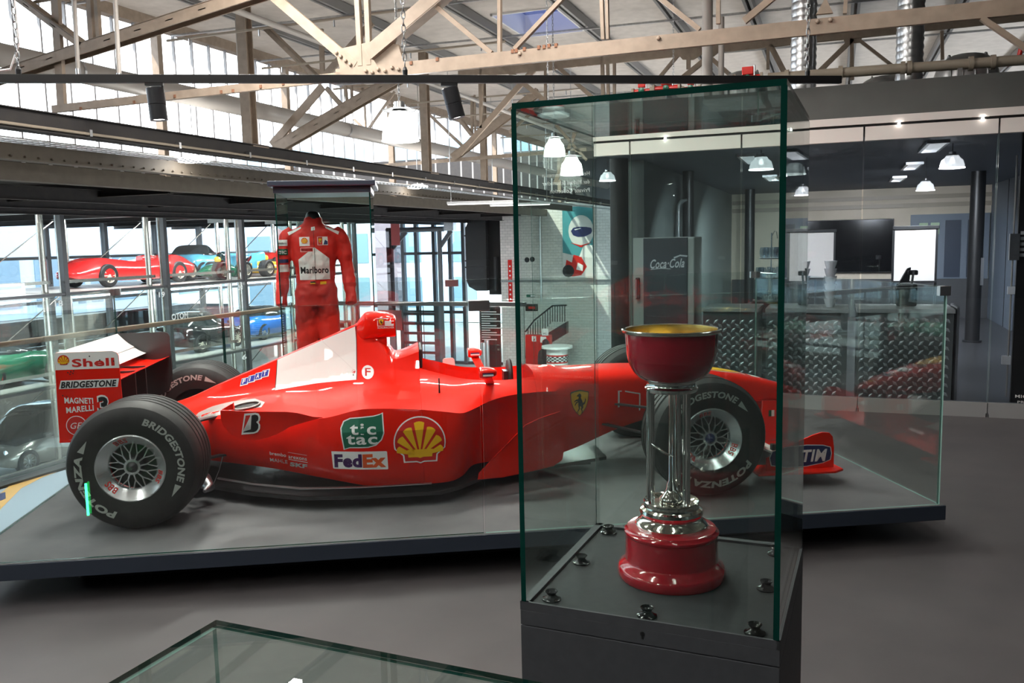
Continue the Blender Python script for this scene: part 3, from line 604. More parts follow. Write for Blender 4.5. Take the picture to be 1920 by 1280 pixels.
# ---------------------------------------------------------------- decals laid on the bodywork
dg = bpy.context.evaluated_depsgraph_get()
BV = []; bvv = []; bvf = []
for o in (engine_cover, tub, nose, airbox):
    n = len(bvv); bvv += [v.co.copy() for v in o.data.vertices]; bvf += [tuple(i + n for i in p.vertices) for p in o.data.polygons]
BODY = BVHTree.FromPolygons(bvv, bvf)
def on_body(u, z, off):
    hit = BODY.ray_cast(Vector((u, -2, z)), Vector((0, 1, 0)))
    if hit[0] is None: return Vector((u, -.1, z))
    n = hit[1]; n = -n if n.y > 0 else n
    return hit[0] + n * off
class Decal:
    def __init__(s, fn=None): s.v = []; s.f = []; s.mi = []; s.mats = []; s.fn = fn or on_body
    def slot(s, m):
        if m not in s.mats: s.mats.append(m)
        return s.mats.index(m)
    def mesh(s, vf, mat, layer, cell=.02):
        vs, fs = vf; b = bmesh.new(); bv = [b.verts.new((x, 0, y)) for x, y in vs]
        for f in fs:
            try: b.faces.new([bv[i] for i in f])
            except ValueError: pass
        if cell:
            for ax, no in ((0, (1, 0, 0)), (1, (0, 0, 1))):
                lo, hi = min(v[ax] for v in vs), max(v[ax] for v in vs); k = math.ceil(lo / cell)
                while k * cell < hi:
                    co = [0, 0, 0]; co[0 if ax == 0 else 2] = k * cell
                    bmesh.ops.bisect_plane(b, geom=b.verts[:] + b.edges[:] + b.faces[:], plane_co=co, plane_no=no); k += 1
        bmesh.ops.triangulate(b, faces=[f for f in b.faces if len(f.verts) > 4]); b.verts.index_update()
        n = len(s.v); s.v += [s.fn(v.co.x, v.co.z, .0012 + .0008 * layer) for v in b.verts]
        k = s.slot(mat); s.f += [tuple(v.index + n for v in f.verts) for f in b.faces]; s.mi += [k] * len(b.faces); b.free(); return s
    def poly(s, pts, mat, layer=0, cell=.02): return s.mesh((pts, [tuple(range(len(pts)))]), mat, layer, cell)
    def text(s, t, x, z, w, h, mat, layer=1, skew=0., rise=0., cell=.05, **kw):
        vs, fs = text_fit(t, w, h, **kw); return s.mesh(([(x + a + skew * b, z + b + rise * a) for a, b in vs], fs), mat, layer, cell)
    def build(s, name, parent=None):
        m = MB(); m.v = s.v; m.f = s.f; m.mi = s.mi; o = m.build(name, s.mats, parent or car, fix=False); return o
def arc(cx, cz, r, a0, a1, n=12, sx=1.): return [(cx + sx * r * math.cos(R(a0 + (a1-a0)*i/n)), cz + r * math.sin(R(a0 + (a1-a0)*i/n))) for i in range(n+1)]
# white engine cover panel
d = Decal(); d.poly([(.606, .572), (.617, .742), (.80, .815), (.95, .875), (1.085, .927), (1.092, .80), (1.092, .628), (.85, .605)], 'f_white', 0, .015)
d.build('white_panel'); 
d = Decal(); d.poly([(.878, .850), (1.072, .676), (1.0735, .678), (.880, .852)], 'd_silver', 1); d.poly(arc(1.073, .668, .011, 0, 360, 16), 'd_red', 1); d.poly(arc(1.073, .668, .009, 0, 360, 16), 'f_white', 2); d.poly(arc(1.071, .650, .004, 0, 360, 10), 'd_black', 1); d.poly([(1.0895, .628), (1.0895, .934), (1.0935, .934), (1.0935, .628)], 'd_black', 1, .015); d.poly([(.604, .572), (.615, .746), (.618, .746), (.608, .572)], 'd_black', 1, .015); d.build('panel_seam')
def scallop(d, cx, cz, r, layer=0, border=True):
    P = lambda X, Y: (cx + (X - 1632) / 200 * r, cz + (790 - Y) / 200 * r)
    if border: d.poly([P(1632 + 200*math.cos(R(a)), 790 - 200*math.sin(R(a))) for a in range(-12, 193, 8)] + [P(1440, 838), P(1500, 890), P(1505, 947), P(1610, 947), P(1635, 957), P(1660, 947), P(1763, 947), P(1768, 890), P(1828, 838)][0:0] + [P(1437, 838), P(1500, 890), P(1505, 947), P(1605, 947), P(1634, 957), P(1662, 947), P(1763, 947), P(1768, 890), P(1828, 838)], 'd_white', layer)
    d.poly([P(1632 + 190*math.cos(R(a)), 790 - 190*math.sin(R(a))) for a in range(-12, 193, 8)] + [P(1449, 838), P(1511, 886), P(1516, 936), P(1605, 936), P(1634, 947), P(1662, 936), P(1752, 936), P(1757, 886), P(1818, 836)], 'd_red', layer + 1)
    d.poly([P(1535, 845), P(1732, 845), P(1724, 906), P(1655, 906), P(1633, 914), P(1610, 906), P(1542, 906)], 'd_yellow', layer + 2)
    ap = (1632, 905)
    for k in range(7):
        a = 21 + k * 23; w = 8.6; L = 268 - abs(a - 90) * 1.25
        pts = [P(ap[0] + 45*math.cos(R(a - 3)) , ap[1] - 45*math.sin(R(a - 3)))]
        for q in (-w, -w*.5, 0, w*.5, w): LL = L + 8 - 8 * (q / w)**2; pts.append(P(ap[0] + LL*math.cos(R(a + q)), ap[1] - LL*math.sin(R(a + q))))
        pts.append(P(ap[0] + 45*math.cos(R(a + 3)), ap[1] - 45*math.sin(R(a + 3)))); d.poly(pts, 'd_yellow', layer + 2)
d = Decal(); scallop(d, 1.443, .352, .140); tag(d.build('sponsor_decal'), 'yellow and red scallop emblem with white border')
# green leaf-shaped sweet maker's badge
def P2(X, Y): return (.968 + (X - 960) / 420 * .300, .315 - (Y - 820) / 140 * .1035 if Y > 815 else .330 + (800 - Y) / 250 * .186)
leaf = [(1358, 545), (1364, 690), (1345, 740), (1300, 780), (1240, 795), (1100, 795), (1056, 808), (1040, 700), (1037, 650), (1060, 600), (1110, 578), (1290, 565), (1335, 555)]
d = Decal(); cx, cz = 1200, 680; d.poly([P2(*p) for p in leaf], 'd_white', 0)
d.poly([P2(cx + (x - cx) * .945, cz + (y - cz) * .93) for x, y in leaf], 'd_green', 1)
a, b = P2(1110, 692); d.text('tic', a, b, .138, .062, 'd_white', 2, space=1.16, bold=.022, rise=-.02); a, b = P2(1080, 764); d.text('tac', a, b, .165, .062, 'd_white', 2, space=1.12, bold=.022, rise=-.02); tag(d.build('sponsor_decal'), 'green leaf badge with white lettering')
d = Decal(); d.poly([(.969, .316), (1.262, .312), (1.267, .308), (1.270, .214), (1.265, .211), (.980, .220), (.975, .223)], 'd_white', 0)
d.text('Fed', .983, .232, .148, .068, 'd_purple', 1, bold=.05); d.text('Ex', 1.135, .229, .125, .070, 'd_orange', 1, bold=.05); tag(d.build('sponsor_decal'), 'white badge with purple and orange lettering')
d = Decal(); d.text('brembo', .618, .273, .095, .020, 'd_silver', 0, bold=.02, rise=-.06); d.text('arexons', .726, .262, .105, .022, 'd_silver', 0, rise=-.06, bold=.01)
d.poly([(.725, .296), (.832, .287), (.832, .285), (.725, .294)], 'd_silver', 0); d.poly([(.727, .257), (.834, .247), (.834, .244), (.727, .254)], 'd_silver', 0)
d.text('MAHLE', .617, .233, .101, .023, 'd_silver', 0, bold=.01, rise=-.06); d.text('SKF', .730, .215, .102, .026, 'd_silver', 0, bold=.05, rise=-.06, shear=.1); d.build('sponsor_decal')
# blue boxes with white letters, leaning
d = Decal()
for k, ch in enumerate('FIAT'):
    x = .399 + k * .041; z = .600 + k * .0145
    d.poly([(x - .004, z - .006), (x + .043, z + .004), (x + .051, z + .047), (x + .006, z + .037)], 'd_white', 0)
    d.poly([(x, z), (x + .037, z + .008), (x + .044, z + .042), (x + .007, z + .034)], 'd_blue', 1); d.text(ch, x + .009, z + .008, .018 if ch != 'I' else .006, .025, 'd_white', 2, bold=.03, skew=.18, rise=.2)
d.build('sponsor_decal')
d = Decal(); d.poly(arc(1.157, .668, .036, 0, 360, 28), 'd_white', 0); d.text('F', 1.141, .648, .033, .042, 'd_red', 1, bold=.015); d.build('extinguisher_mark')
d = Decal(); d.poly([(1.222, .932), (1.222, .978), (1.340, .978), (1.340, .932)][0:2] + [(1.318, .978), (1.318, .932)], 'd_white', 0); d.poly([(1.225, .935), (1.225, .975), (1.266, .975), (1.266, .935)], 'd_red', 1)
def crest(d, cx, cz, w, h, layer, mats=('d_black', 'd_yellow', 'd_black')):
    sh = [(-.5, .42), (-.3, .47), (0, .5), (.3, .47), (.5, .42), (.47, .1), (.36, -.16), (.18, -.37), (0, -.5), (-.18, -.37), (-.36, -.16), (-.47, .1)]
    d.poly([(cx + x * w, cz + y * h) for x, y in sh], mats[0], layer); d.poly([(cx + x * w * .93, cz + y * h * .94) for x, y in sh], mats[1], layer + 1)
    hs = [(-.02, .38), (.06, .36), (.10, .28), (.05, .22), (.12, .12), (.17, .02), (.22, .02), (.28, .10), (.30, .20), (.34, .12), (.27, -.04), (.17, -.08), (.20, -.16), (.12, -.24), (.16, -.30), (.10, -.31), (.06, -.23), (.09, -.14), (0, -.10), (.02, -.2), (-.06, -.30), (-.12, -.31), (-.05, -.20), (-.08, -.06), (-.06, .04), (-.18, .0), (-.24, -.08), (-.27, -.05), (-.19, .05), (-.08, .09), (-.20, .10), (-.28, .05), (-.29, .09), (-.20, .15), (-.07, .17), (-.05, .26), (-.14, .27), (-.15, .31), (-.07, .35)]
    d.poly([(cx + x * w, cz + y * h) for x, y in hs], mats[2], layer + 2)
crest(d, 1.245, .955, .030, .036, 2); d.text('SCHUMACHER', 1.222, .918, .098, .011, 'd_white', 0, bold=.02); d.build('name_badge')
d = Decal(); crest(d, 2.412, .440, .118, .158, 0, ('d_black', 'd_yellow', 'd_black')); d.poly([(2.355, .505), (2.412, .517), (2.470, .502), (2.470, .508), (2.412, .523), (2.355, .511)], 'd_green', 3); d.text('S', 2.392, .378, .012, .014, 'd_black', 2, bold=.01); d.text('F', 2.424, .378, .010, .014, 'd_black', 2, bold=.01); tag(d.build('shield_crest'), 'yellow shield with a black rearing horse')
# leading edge outline marks on the tub side
d = Decal()
for a in ([(2.655, .50), (2.666, .502), (2.666, .40), (2.655, .398)], [(2.655, .495), (2.655, .502), (2.68, .502), (2.68, .495)], [(2.70, .50), (2.80, .478), (2.80, .470), (2.70, .492)], [(2.792, .478), (2.80, .476), (2.80, .37), (2.792, .37)]): d.poly(a, 'd_silver', 0)
d.build('jack_point_marks')
# nose badges lie on the upper face
BN = BODY
def on_top(u, v, off):
    h = BODY.ray_cast(Vector((u, v, 2)), Vector((0, 0, -1))); return h[0] + h[1] * off if h[0] else Vector((u, v, .5))
d = Decal(on_top); W_ = lambda pts: [(3.36 + x, y) for x, y in pts]
ol = [(-.13, -.05), (-.10, -.085), (.0, -.09), (.08, -.07), (.12, -.05), (.16, -.055), (.16, .055), (.12, .05), (.08, .07), (0, .09), (-.10, .085), (-.13, .05)]
d.poly(W_([(x * 1.1, y * 1.1) for x, y in ol]), 'd_white', 0); d.poly(W_([(x * 1.04, y * 1.03) for x, y in ol]), 'd_red', 1); d.poly(W_([(x * .9, y * .9) for x, y in ol]), 'd_yellow', 2); d.build('nose_badge')
d = Decal(on_top); d.poly([(3.58, -.05), (3.58, .05), (3.64, .05), (3.64, -.05)], 'd_white', 0); d.poly([(3.70, -.04), (3.70, .04), (3.74, .04), (3.74, -.04)], 'd_navy', 0); d.poly([(3.82, -.015), (3.82, .015), (3.85, .015), (3.85, -.015)], 'd_yellow', 0); d.build('nose_badge')

# ---------------------------------------------------------------- side winglet ahead of the rear wheel, heat shield, exhaust
def mirror_pair(name, mb, mat, **kw):
    o = mb.build(name, mat, car, **kw); m2 = MB(); m2.v = [(x, -y, z) for x, y, z in mb.v]; m2.f = mb.f; m2.mi = mb.mi; m2.build(name, mat, car, **kw); return o
wl = [(.408, .568), (.60, .553), (.74, .545), (.80, .535), (.88, .505), (.93, .492), (.84, .482), (.76, .462), (.70, .43), (.64, .408), (.575, .398), (.51, .408), (.455, .435), (.42, .48), (.408, .52)]
def wv(u): return .668 - .02 * max(0, (u - .7) / .25) - (.05 * max(0, (u - .85) / .08))
mb = MB(); mb.prism(wl, lambda a, b, t: (a, -wv(a) + t, b), 0, .006); mirror_pair('side_winglet', mb, 'f_red', smooth=30)
mb = MB(); mb.prism([(.41, .567), (.47, .60), (.475, .565)], lambda a, b, t: (a, -.655 + t, b), 0, .03); mirror_pair('winglet_fin', mb, 'f_red')
d = Decal(lambda u, z, off: Vector((u, -wv(u) - off, z)))
bx = [(.512, .437), (.532, .541), (.585, .543), (.600, .538), (.607, .522), (.604, .505), (.597, .495), (.604, .482), (.602, .462), (.590, .446), (.572, .440)]
d.poly([(u + (u - .56) * .08, z + (z - .49) * .08) for u, z in bx], 'd_white', 0, 0); d.poly([(.518, .444), (.566, .534), (.583, .538), (.597, .533), (.601, .520), (.598, .506), (.588, .497), (.598, .485), (.597, .465), (.588, .450), (.572, .444)], 'd_black', 1, 0)
d.poly([(.518, .452), (.536, .535), (.562, .536)], 'd_red', 1, 0); d.poly([(.516, .448), (.560, .528), (.560, .536), (.566, .536), (.558, .46), (.548, .46), (.552, .505)], 'd_white', 2, 0); tag(d.build('sponsor_decal'), 'black and white letter badge on red winglet')
def on_top2(u, v, off): return on_top(u, v, off)
d = Decal(on_top2); d.poly([(.18, -.18), (.25, -.15), (.36, -.145), (.50, -.17), (.57, -.26), (.56, -.33), (.42, -.33), (.30, -.30), (.16, -.24)], 'heat_metal', 0); d.build('heat_shield')
mb = MB(); rr = []
for i in range(24):
    a = 2*PI*i/24; u, v = .47 + .075 * math.cos(a), -.285 + .05 * math.sin(a); h = on_top(u, v, .0); rr.append((u, v, h.z + .008))
mb.tube(rr, .006, 8, True); mb.build('exhaust_ring', 'heat_metal', car, smooth=60)
d = Decal(on_top2); d.poly([(.47 + .072 * math.cos(2*PI*i/20), -.285 + .047 * math.sin(2*PI*i/20)) for i in range(20)], 'black', 1); d.build('exhaust_hole')
# floor, plank, diffuser
mb = MB(); fl = [(-.35, .0), (-.35, .30), (.22, .30), (.30, .36), (.52, .52), (.80, .66), (1.1, .70), (1.55, .70), (1.66, .62), (1.80, .45), (2.2, .30), (2.6, .15), (2.6, 0)]
mb.prism(fl + [(u, -v) for u, v in fl[-2:0:-1]], lambda a, b, t: (a, b, t), .055, .075); mb.build('floor_board', 'carbon', car)
mb = MB(); mb.prism([(.30, -.36), (.52, -.53), (.80, -.67), (1.1, -.705), (1.5, -.705), (1.5, -.68), (1.1, -.68), (.80, -.64), (.52, -.50), (.30, -.33)], lambda a, b, t: (a, b, t), .118, .122); mirror_pair('floor_lip', mb, 'alu')
MB().bb((.1, -.15, .03), (2.5, .15, .055)).build('plank', 'black', car)
MB().bb((-.42, -.3, .10), (-.1, .3, .22)).build('diffuser', 'carbon', car)
mb = MB(); mb.tube([(.36, -.46, .27), (.34, -.47, .20), (.305, -.48, .12)], .002, 6); mb.build('stay_wire', 'alu', car)
# ---------------------------------------------------------------- barge boards
bbp = [(1.757, .105), (1.764, .142), (1.957, .329), (2.033, .396), (2.12, .425), (2.246, .446), (2.27, .427), (2.29, .36), (2.285, .282), (2.257, .161), (2.20, .135), (2.074, .128), (1.90, .11)]
mb = MB(); mb.prism(bbp, lambda a, b, t: (a, -.62 + .14 * max(0, (a - 1.95) / .35)**1.4 + t, b), 0, .008); mirror_pair('barge_board', mb, 'f_red', smooth=30)
# ---------------------------------------------------------------- antenna, mirrors, camera pod
mb = MB(); mb.cyl((1.566, -.45, .566), (1.566, -.45, .658), .005, .0035, 8); mb.build('antenna', 'black', car)
for s, nm in ((-1, 'near'), (1, 'far')):
    mr = sub('mirror', car, (1.84, s * .46, .680)); mb = MB()
    rings = []
    for u, hw, hh in catmull([(-.045, .060, .026), (-.03, .064, .030), (.015, .060, .027), (.045, .045, .018), (.052, .02, .008)], 3): rings.append((u, hw, hh))
    vs = []; k = 16
    for u, hw, hh in rings:
        for i in range(k): t = 2*PI*i/k; c_, s_ = math.cos(t), math.sin(t); vs.append((u, hw * math.copysign(abs(c_)**.6, c_), hh * math.copysign(abs(s_)**.6, s_)))
    F = [(i*k + j, i*k + (j+1) % k, (i+1)*k + (j+1) % k, (i+1)*k + j) for i in range(len(rings)-1) for j in range(k)]
    mb.add(vs, F); mb.add(vs[-k:], [tuple(range(k))]); mb.build('housing', 'f_red', mr, smooth=50)
    MB().bb((-.0465, -.055, -.022), (-.0455, .055, .022)).build('mirror_glass', 'chrome', mr)
    for z0, z1, m_ in ((-.002, .006, 'd_navy'), (-.012, -.002, 'd_white')): 
        mb = MB(); mb.bb((-.03, -.0645, z0), (.03, -.062, z1)); mb.build('stripe', m_, mr)
    mb = MB(); mb.bar((0, -s * .02, -.025), (.03, -s * .17, -.09), .05, .010, (0, 0, 1)); mb.build('stalk', 'f_red', mr)
# ---------------------------------------------------------------- rear wing
ep = [(-.457, .878), (-.450, .884), (-.165, .884), (-.145, .876), (-.135, .858), (-.132, .60), (-.16, .50), (-.30, .43), (-.44, .41), (-.467, .405)]
for s in (-1, 1):
    mb = MB(); mb.prism(ep, lambda a, b, t: (a, t, b), s * .497, s * .503)
    if s < 0: e = mb.build('wing_endplate', 'f_red', car); near_ep = e
    else: mb.build('wing_endplate', 'carbon', car)
MB().bb((-.467, -.506, .400), (-.20, -.45, .412)).build('endplate_foot', 'f_red', car)
def wingsec(mb, u0, z0, u1, z1, camber, th, v0, v1, n=10):
    up, lo = [], []
    for i in range(n + 1):
        t = i / n; u, z = u0 + (u1-u0)*t, z0 + (z1-z0)*t; c_ = -camber * 4 * t * (1 - t); th_ = th * (math.sin(PI * min(1, t**.6)) * .9 + .08)
        up.append((u, z + c_ + th_/2)); lo.append((u, z + c_ - th_/2))
    mb.prism(up + lo[::-1], lambda a, b, t: (a, t, b), v0, v1)
mb = MB(); wingsec(mb, -.455, .882, -.355, .795, .012, .012, -.495, .495); mb.build('wing_flap', 'f_white', car, smooth=40)
mb = MB(); wingsec(mb, -.375, .800, -.285, .752, .010, .014, -.495, .495); mb.build('wing_flap', 'f_white', car, smooth=40)
mb = MB(); wingsec(mb, -.40, .735, -.145, .725, .035, .03, -.495, .495); mb.build('wing_plane', 'f_red', car, smooth=40)
mb = MB(); wingsec(mb, -.42, .47, -.20, .45, .02, .02, -.495, .495); mb.build('lower_wing_plane', 'carbon', car, smooth=40)
for v in (-.1, .1): MB().bb((-.36, v - .008, .40), (-.18, v + .008, .72)).build('wing_pylon', 'carbon', car)
d = Decal(lambda u, z, off: Vector((u, -.503 - off, z)))
d.poly([(-.457, .792), (-.457, .878), (-.450, .884), (-.165, .884), (-.145, .876), (-.135, .858), (-.135, .792)], 'd_white', 0, 0)
scallop(d, -.413, .842, .031, 1, False); d.text('Shell', -.372, .807, .215, .042, 'd_red', 1, bold=.03, cell=0)
d.poly([(-.448, .690), (-.435, .735), (-.140, .735), (-.150, .690)], 'd_white', 0, 0); d.text('BRIDGESTONE', -.438, .696, .285, .033, 'd_black', 1, bold=.04, shear=.25, cell=0)
d.text('MAGNETI', -.425, .614, .145, .031, 'd_white', 1, bold=.03, cell=0, rise=-.06); d.text('MARELLI', -.420, .560, .140, .031, 'd_white', 1, bold=.03, cell=0, rise=.06)
d.text('3', -.262, .548, .062, .098, 'd_white', 1, bold=.07, cell=0); d.text('3', -.255, .557, .050, .082, 'd_black', 2, bold=.05, cell=0)
ring = arc(-.374, .490, .053, 0, 360, 32); d.poly(ring, 'd_white', 1, 0); d.poly(arc(-.374, .490, .049, 0, 360, 32), 'd_red', 2, 0); d.text('GE', -.404, .474, .060, .034, 'd_white', 3, shear=.3, cell=0)
for x, y in ((-.395, .777), (-.38, .781), (-.365, .785), (-.385, .768), (-.37, .772), (-.43, .655), (-.41, .648), (-.28, .86), (-.23, .838), (-.16, .83)): d.poly(arc(x, y, .004, 0, 360, 8), 'd_black', 4, 0)
d.build('endplate_lettering')
# ---------------------------------------------------------------- front wing
fe = [(3.40, .085), (3.40, .16), (3.45, .175), (3.52, .215), (3.60, .252), (3.68, .282), (3.73, .295), (3.775, .290), (3.795, .268), (3.805, .20), (3.805, .085)]
for s in (-1, 1):
    mb = MB(); mb.prism(fe, lambda a, b, t: (a, t, b), s * .695, s * .705); mb.build('front_wing_endplate', 'f_red', car, smooth=30)
    mb = MB(); mb.prism([(3.33, s*.56), (3.33, s*.76), (3.78, s*.78), (3.845, s*.74), (3.845, s*.60)], lambda a, b, t: (a, b, t), .072, .086); mb.build('endplate_foot', 'f_red', car, bevel=.004)
mb = MB(); wingsec(mb, 3.46, .175, 3.80, .115, .03, .02, -.69, .69); mb.build('front_wing_plane', 'f_red', car, smooth=40)
mb = MB(); wingsec(mb, 3.36, .225, 3.54, .165, .01, .012, -.69, -.16); wingsec(mb, 3.36, .225, 3.54, .165, .01, .012, .16, .69); mb.build('front_wing_flap', 'f_white', car, smooth=40)
mb = MB(); wingsec(mb, 3.30, .275, 3.42, .215, .008, .010, -.69, -.16); wingsec(mb, 3.30, .275, 3.42, .215, .008, .010, .16, .69); mb.build('front_wing_flap', 'f_white', car, smooth=40)
for s in (-1, 1):
    mb = MB(); mb.prism([(3.63, .375), (3.80, .37), (3.80, .12), (3.62, .12)], lambda a, b, t: (a, t, b), s * .10, s * .118); mb.build('nose_pylon', 'f_red', car)
MB().bb((3.44, -.69, .20), (3.47, -.66, .235)).build('flap_adjuster', 'black', car)
d = Decal(lambda u, z, off: Vector((u, -.118 - off, z)))
for k, c_ in enumerate(('d_green', 'd_white', 'd_red')): d.poly([(3.668 + k*.019, .272), (3.668 + k*.019, .312), (3.687 + k*.019, .312), (3.687 + k*.019, .272)], c_, 0, 0)
d.build('flag_decal')
d = Decal(lambda u, z, off: Vector((u, -.705 - off, z)))
o1 = [(3.425, .115), (3.415, .16), (3.43, .20), (3.52, .222), (3.64, .228), (3.74, .222), (3.785, .208), (3.792, .17), (3.785, .132), (3.74, .115), (3.64, .100), (3.52, .098)]
d.poly(o1, 'd_white', 0, 0); d.poly([(3.605 + (u - 3.605) * .97, .163 + (z - .163) * .93) for u, z in o1], 'd_navy', 1, 0); d.text('TIM', 3.612, .130, .150, .070, 'd_white', 2, bold=.03, shear=.2, cell=0); d.build('sponsor_decal')

# ---------------------------------------------------------------- wheels
def tyre_profile(w):
    h = w / 2; p = [(.166, -h + .016), (.172, -h + .006), (.20, -h), (.25, -h - .003), (.285, -h + .006), (.308, -h + .022), (.321, -h + .045), (.327, -h + .07)]
    for g in (-.075, -.025, .025, .075): p += [(.330, g - .008), (.326, g - .006), (.326, g + .006), (.330, g + .008)]
    return p + [(r, -y) for r, y in p[:8][::-1]]
def arc_text(mb, s, rad, h, a_start, a_end, y, flip=1, **kw):
    """letters along a sidewall, clockwise as seen from the camera side"""
    vs, fs = text2d(s, h, **kw); X = max(v[0] for v in vs); out = []
    for x, z in vs:
        a = R(a_start + (a_end - a_start) * x / X); r = rad + z * flip
        out.append((r * math.cos(a), y, r * math.sin(a)))
    mb.add(out, fs)
def wheel(name, loc, w, spin_b, spin_p, side, rim_spin=0., hub='dark_metal', dish=.055):
    """side = -1: dressed face towards the camera"""
    wh = sub(name, car, loc); h = w / 2
    MB().lathe(tyre_profile(w), 72, axis='Y').build('tyre', 'rubber', wh, smooth=25)
    y0 = -h + .004; s = side
    mb = MB(); mb.lathe([(.170, -h + .012), (.1715, -h + .003), (.166, -h), (.161, -h + .005), (.122, -h + dish), (.117, -h + dish + .006), (.113, -h + dish + .016), (.122, -h + dish + .03), (.150, -h + dish + .06), (.160, h - .02), (.168, h - .01)], 64, axis='Y'); mb.build('rim', 'rim_metal', wh, smooth=35)
    ys = -h + dish + .010
    for k in range(12):
        a = R(rim_spin + k * 30); sp = MB(); e = Vector((math.cos(a), 0, math.sin(a))); t = Vector((-math.sin(a), 0, math.cos(a)))
        B = e * .040 + Vector((0, ys - .012, 0)); Mid = e * .070 + Vector((0, ys - .004, 0))
        sp.bar(B, Mid, .007, .010, (0, 1, 0))
        for q in (-1, 1): sp.bar(Mid, Vector((math.cos(a + q * R(11)), 0, math.sin(a + q * R(11)))) * .117 + Vector((0, ys + .002, 0)), .0055, .010, (0, 1, 0))
        sp.build('spoke', 'rim_metal', wh)
    MB().lathe([(0, ys - .018), (.020, ys - .018), (.030, ys - .022), (.040, ys - .020), (.043, ys - .010), (.043, ys + .03)], 32, axis='Y').build('hub', 'rim_metal', wh, smooth=30)
    MB().lathe([(0, ys - .050), (.008, ys - .050), (.010, ys - .040), (.018, ys - .034), (.026, ys - .024), (.030, ys - .018)], 24, axis='Y').build('wheel_nut', hub, wh, smooth=30)
    MB().lathe([(.0, ys + .05), (.125, ys + .05), (.125, ys + .07), (0, ys + .07)], 32, axis='Y').build('brake_disc', 'carbon', wh, smooth=30)
    yl = -h - .0045
    mb = MB(); arc_text(mb, 'BRIDGESTONE', .232, .034, spin_b[0], spin_b[1], yl, bold=.04, shear=.12); arc_text(mb, 'POTENZA', .232, .034, spin_p[0], spin_p[1], yl, bold=.05, shear=.12)
    for a0, L in ((spin_b[1] - 4, -16), (spin_p[1] - 4, -16)):
        pts = [(.230, a0), (.262, a0), (.246, a0 + L)]; mb.add([(r * math.cos(R(a)), yl, r * math.sin(R(a))) for r, a in pts], [(0, 1, 2)])
    mb.build('tyre_lettering', 'tyre_letter', wh, fix=False)
    mb = MB()
    for a in (100, 215, 330): arc_text(mb, 'BBS', .1295, .025, rim_spin + a + 13, rim_spin + a - 13, 0, bold=.02)
    mb.v = [(x, -h + .005 + (.161 - math.hypot(x, z)) * (dish - .005) / .039 - .0012, z) for x, y, z in mb.v]
    mb.build('rim_lettering', 'd_red', wh, fix=False)
    return wh
wheel('wheel', (0, -.690, .33), .365, (72, -19), (251, 162), -1, 8, 'dark_metal', .040)
wheel('wheel', (3.01, -.735, .33), .31, (142, 56), (-31, -116), -1, 3, 'd_navy', .04)
for loc, w in (((0, .690, .33), .365), ((3.01, .735, .33), .31)):
    wh = sub('wheel', car, loc); MB().lathe(tyre_profile(w), 64, axis='Y').build('tyre', 'rubber', wh, smooth=25); h = w / 2
    MB().lathe([(0, -h + .10), (.10, -h + .10), (.13, -h + .06), (.155, -h + .04), (.165, -h + .02), (.169, -h + .008), (.172, -h + .012)], 48, axis='Y').build('rim', 'dark_metal', wh, smooth=35)
    if w > .35:
        mb = MB(); arc_text(mb, 'BRIDGESTONE', .232, .034, 168, 78, -h - .0045, bold=.04, shear=.12); mb.add([(r * math.cos(R(a)), -h - .0045, r * math.sin(R(a))) for r, a in ((.230, 74), (.262, 74), (.246, 56))], [(0, 1, 2)]); mb.build('tyre_lettering', 'tyre_letter', wh, fix=False)
# suspension
def arm(p, q, w=.03, t=.010, mat='carbon'):
    for s in (1, -1):
        a, b = Vector((p[0], p[1] * s, p[2])), Vector((q[0], q[1] * s, q[2])); mb = MB(); mb.bar(a, b, w, t, (0, 0, 1)); mb.build('suspension_arm', mat, car)
arm((2.62, -.2, .42), (3.0, -.60, .42)); arm((3.25, -.15, .42), (3.02, -.60, .42)); arm((2.55, -.2, .30), (3.0, -.60, .24)); arm((3.3, -.14, .40), (3.02, -.60, .24)); arm((2.98, -.18, .50), (3.0, -.60, .25), .02)
arm((.35, -.25, .47), (.02, -.53, .44), .04); arm((-.2, -.08, .44), (.0, -.53, .44), .04); arm((.40, -.28, .25), (.02, -.53, .24), .04); arm((-.2, -.08, .26), (.0, -.53, .24), .04); arm((.0, -.12, .40), (.0, -.53, .30), .05, .05)
mb = MB(); mb.tube([(.18, -.36, .17), (.24, -.42, .13), (.28, -.46, .10), (.26, -.50, .09)], [.05, .045, .03, .01], 12); mb.build('brake_duct', 'alu', car, smooth=60)
# ================================================================ meeting room with glass front
YF = 8.4; RX0, RX1, RYB, RZ = -2.27, 2.75, 18.3, 2.50
pm('kerb_grey', (.36, .36, .36), .4, metal=.3); pm('room_floor', (.05, .05, .054), .3); pm('room_ceiling', (.16, .17, .19), .6); pm('room_wall', (.20, .22, .21), .5)
struct(slab('floor_room', (RX0, 8.55, -.35), (9, RYB + .3, 0), 'room_floor'))
struct(slab('ceiling_room', (RX0, YF + .05, RZ), (9, RYB + .3, RZ + .12), 'room_ceiling'))
fr = struct(slab('wall_room_front', (RX0, YF - .03, 2.66), (9, YF + .12, 2.95), 'fascia'))
slab('roof_deck', (RX0, YF + .12, 2.80), (9, RYB + .3, 2.94), 'fascia', fr)
slab('upper_strip', (RX0, YF - .035, 2.595), (9, YF + .10, 2.66), 'header_white', fr); slab('shadow_gap', (RX0, YF - .01, 2.570), (9, YF + .08, 2.597), 'black', fr)
JX = [-2.27, -1.90, -.84, .22, 1.28, 2.34, 3.40]
for i in range(len(JX) - 1):
    slab('header_panel', (JX[i] + .008, YF - .03, 2.45), (JX[i+1] - .008, YF + .06, 2.572), 'header_white', fr)
    slab('kerb', (JX[i] + .004, YF - .03, .0), (JX[i+1] - .004, YF + .03, .13), 'kerb_grey', fr)
